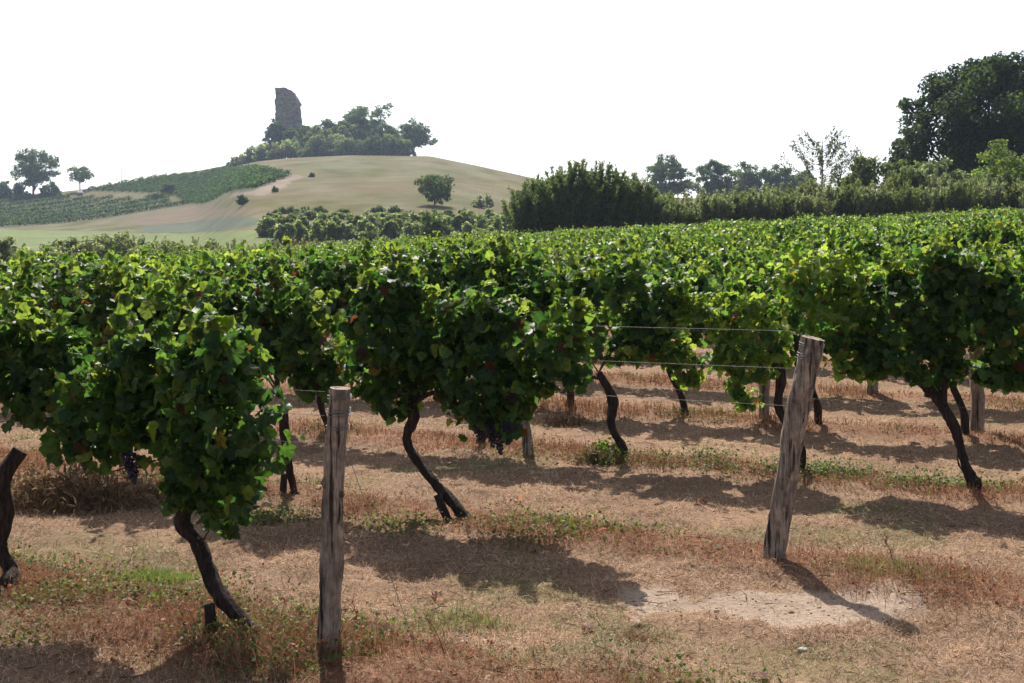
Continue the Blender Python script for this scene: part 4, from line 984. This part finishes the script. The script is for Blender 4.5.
plant('shrub', "bush", 1005, 137, 100, "fresh green rounded bush in front of the great oak", "bush", RG_, Y=80, cols='fresh', seed=sd_(), leaf=.15, nb=13, holes=.24)
plant('shrub', "bush", 1075, 140, 90, "fresh green bush past the photo's right edge", "bush", RG_, Y=82, cols='fresh', seed=sd_(), leaf=.16)

def sparse_tree():
    rg = np.random.default_rng(55); Y = 82.0; px = 822; X = (px - CX) / F * Y; z0 = gz(X, Y); k = Y / F
    root = empty("sparse_tree", (X, Y, z0)); tag(root, "sparse young tree with thin upswept branches against the sky", "tree", RG_)
    H = EYE - (129 - HY) * k - z0; tb, mb = MB(), MB()
    tube(tb, [(0, 0, -.2), (.05, 0, H * .5), (.0, 0, H * .97)], [.09, .05, .012], 7, 5)
    P, D = [], []
    for i in range(34):
        f = rg.uniform(.28, .92); a = rg.uniform(0, 6.283); L = (1.05 - f) * H * .50 + .5
        d = np.array([math.cos(a), math.sin(a) * .8, .35]); b0 = np.array([.03, 0, H * f]); e = b0 + d * L + [0, 0, L * .45]; m = b0 + d * L * .55
        tube(tb, [b0, m, e], [.022, .012, .004], 4, 4, cap=False)
        n = int(L * 44); t = rg.uniform(.25, 1.02, n)[:, None]; q = (1 - t) ** 2 * b0 + 2 * t * (1 - t) * m + t ** 2 * e + rg.normal(0, .06, (n, 3)); P.append(q); D.append(np.tile(norm(e - m), (n, 1)))
    P = np.concatenate(P); D = np.concatenate(D); m = len(P); t = rg.random((m, 1)); c = np.array([.05, .06, .04]) * (1 - t) + np.array([.10, .11, .07]) * t
    put_leaves(mb, P, rdir(m, rg), D + rdir(m, rg) * .7, rg.uniform(.10, .2, m), c, (LEAF_LOW[0] * [.5, 1], LEAF_LOW[1]), rg)
    mb.build("crown", M_TREE, root); tb.build("trunk", M_TRUNK, root)
sparse_tree()

def great_oak():
    rg = np.random.default_rng(56); Y = 95.0; px = 992; X = (px - CX) / F * Y; z0 = gz(X, Y); k = Y / F
    root = empty("oak_tree", (X, Y, z0)); tag(root, "great dark oak towering behind the hedge at the far right", "tree", RG_)
    B = []
    for bx, by, rx, ry in ((985, 105, 58, 42), (945, 120, 36, 36), (918, 158, 26, 24), (1018, 78, 44, 24), (958, 88, 30, 22), (925, 100, 16, 12), (1045, 115, 60, 55), (1000, 150, 60, 40), (945, 160, 40, 34), (905, 178, 18, 16), (1075, 90, 50, 40), (912, 137, 14, 14), (988, 70, 26, 14)):
        B.append((np.array([(bx - px) * k, rg.normal(0, 1.6), EYE - (by - HY) * k - z0]), (rx * k, rx * k * .9, ry * k)))
    mb = MB(); crown(mb, B, 52000, .20, rg, [tuple(.66 * q for q in c) for c in COLS['dark']], holes=.15, sub=16, spread=.40); mb.build("crown", M_TREE, root)
    tb = MB(); tube(tb, [(0, 0, -.4), (.1, 0, 2.5), (-.2, 0, 6.5)], [.55, .42, .25], 12, 5, .2, 3)
    for b in B: tube(tb, [(0, 0, 2.6), tuple((b[0] + [0, 0, 2.6]) / 2), tuple(b[0])], [.22, .14, .05], 6, 4, .15, 4)
    tb.build("trunk", M_TRUNK, root)
great_oak()

# bushes along the far edge of the vineyard on the left
SG = "bushes along the far left edge of the vineyard"
for i, (px, top, w, kind, c, lab) in enumerate([(-10, 229, 34, 'shrub', 'grey', "grey bush cut by the photo's left edge behind the vines"), (22, 250, 30, 'shrub', 'olive', "low bush in the gap right of the left-edge bush"), (45, 246, 36, 'shrub', 'grey', "low grey bush before the bright green meadow"),
        (66, 236, 40, 'shrub', 'oak', "rounded bush left of the bigger dark pair behind the vines"), (92, 241, 36, 'shrub', 'olive', "olive bush in the dip between two taller bushes"), (113, 232, 44, 'shrub', 'oak', "taller dark bush behind the vines, left of the twiggy one"),
        (138, 229, 40, 'wands', 'willow', "twiggy upright bush, tallest behind the left vines"), (165, 238, 40, 'shrub', 'olive', "olive bush right of the tall twiggy one"), (190, 236, 36, 'wands', 'grey', "wispy grey sapling clump behind the vines"),
        (212, 236, 22, 'shrub', 'grey', "small round grey bush among wispy saplings"), (232, 238, 30, 'wands', 'grey', "thin sapling clump before the green meadow"), (262, 240, 22, 'shrub', 'olive', "little rounded bush left of the reddish one"),
        (278, 234, 26, 'wands', 'grey', "thin sapling clump touching the reddish bush"), (294, 236, 30, 'wands', 'red', "reddish-brown upright bush behind the vines"), (320, 236, 28, 'wands', 'grey', "thin sapling clump right of the reddish bush"),
        (345, 238, 34, 'shrub', 'grey', "grey bush where the hedgerow meets the vines"), (375, 236, 40, 'shrub', 'olive', "olive bush below the hedgerow's front line"), (405, 236, 40, 'shrub', 'grey', "grey bush left of the dense dark hedgerow bush"), (455, 234, 46, 'shrub', 'light', "pale bush right of the dense dark hedgerow bush"), (490, 228, 44, 'shrub', 'olive', "olive bush touching the willow clump's left end")]):
    plant(kind, "bush", px, top + (1 if px > 60 else -3), w * 2.1, lab, "bush", SG, Y=67 + (i * 3) % 7, cols={'oak': 'grey', 'olive': 'light', 'willow': 'grey'}.get(c, c), seed=sd_(), n=(46 if kind == 'wands' else None), leaf=.12, nb=10, holes=.15)

# ------------------------------------------------------------------ hillside vineyards
def hill_vines(poly, ang, spacing, label, seed, dens=40.0):
    rg = np.random.default_rng(seed); pts = []
    for px, py in poly:
        Y = solve_y(px, py) ; pts.append(((px - CX) / F * Y, Y))
    pts = np.array(pts); mb = MB()
    if ang is None: ang = math.atan2(pts[5][1] - pts[7][1], pts[5][0] - pts[7][0])
    d = np.array([math.cos(ang), math.sin(ang)]); nn = np.array([-d[1], d[0]])
    a0, a1 = (pts @ d).min(), (pts @ d).max(); b0, b1 = (pts @ nn).min(), (pts @ nn).max()
    A, Bq = [], []
    for b in np.arange(b0, b1, spacing):
        n = int((a1 - a0) * dens); A.append(rg.uniform(a0, a1, n)); Bq.append(np.full(n, b))
    A, Bq = np.concatenate(A), np.concatenate(Bq); x = A * d[0] + Bq * nn[0]; y = A * d[1] + Bq * nn[1]
    ok = in_poly(x, y, [tuple(p) for p in pts]) ; x, y = x[ok], y[ok]; n = len(x)
    h = ground_h(x, y) + rg.uniform(.2, 1.15, n); P = np.stack([x + rg.normal(0, .3, n), y + rg.normal(0, .3, n), h], 1)
    t = rg.random((n, 1)); c = np.array([.024, .05, .018]) * (1 - t) + np.array([.065, .11, .035]) * t
    put_leaves(mb, P, rdir(n, rg) + [0, 0, .6], rdir(n, rg), rg.uniform(.24, .46, n), c, TUFT, rg, .6)
    tag(mb.build("hillside_vineyard", M_TREE), label, "vineyard", kind="stuff")
hill_vines([(-60, 197), (50, 197), (100, 197.5), (190, 203), (196, 206), (150, 212), (95, 222), (0, 228), (-60, 229)], None, 12.0, "lower hillside vineyard of close green rows above the bright meadow", 61)
hill_vines([(84, 191), (150, 178.5), (228, 168), (262, 170), (290, 176), (255, 190), (225, 194), (170, 194)], math.radians(62), 4.0, "upper hillside vineyard of fine green rows below the ruin's slope", 62)

# mast on the skyline and the small pale vehicle
def mast():
    Y = 440.0; X = (121.5 - CX) / F * Y; z0 = gz(X, Y); root = empty("utility_pole", (X, Y, z0)); tag(root, "thin lone pole on the skyline above the upper vineyard", "pole")
    mb = MB(); H = EYE - (168 - HY) / F * Y - z0; tube(mb, [(0, 0, -.5), (0, 0, H)], [.11, .08], 8, 3); mb.build("pole", M_POLE, root)
    mb = MB(); tube(mb, [(-.6, 0, H - .35), (.6, 0, H - .35)], .05, 6, 2); mb.build("crossarm", M_POLE, root)
mast()
def car():
    Y = solve_y(80.5, 194.6); X = (80.5 - CX) / F * Y; z0 = gz(X, Y); root = empty("white_car", (X, Y, z0), math.radians(8)); tag(root, "small white car parked below the upper hillside vineyard", "car")
    def loft(secs):
        mb = MB(); V = np.array([[(-w, y, z), (w, y, z), (w * .96, y, z + h), (-w * .96, y, z + h)] for y, w, z, h in secs]); m = len(V)
        q = [(i * 4 + j, i * 4 + (j + 1) % 4, (i + 1) * 4 + (j + 1) % 4, (i + 1) * 4 + j) for i in range(m - 1) for j in range(4)] + [(3, 2, 1, 0), tuple((m - 1) * 4 + j for j in range(4))]
        mb.add(V.reshape(-1, 3), [np.array(q)]); return mb
    loft([(-2.0, .74, .35, .42), (-1.8, .82, .28, .58), (-.3, .84, .26, .66), (1.1, .84, .26, .62), (1.9, .80, .30, .50), (2.0, .70, .38, .34)]).build("body", M_WHITE, root, False)
    loft([(-1.75, .62, .86, .12), (-1.3, .66, .88, .52), (.2, .66, .88, .55), (.95, .64, .86, .08)]).build("cabin", M_WHITE, root, False)
    mb = MB(); mb.add([(-.55, -1.60, 1.0), (.55, -1.60, 1.0), (.5, -1.40, 1.32), (-.5, -1.40, 1.32)], [np.array([(0, 1, 2, 3)])]); mb.build("rear_window", M_DARK, root, False)
    for sx in (-1, 1):
        for yy in (-1.25, 1.25):
            mb = MB(); tube(mb, [(sx * .70, yy, .30), (sx * .86, yy, .30)], .30, 14, 2); mb.build("wheel", M_DARK, root)
car()
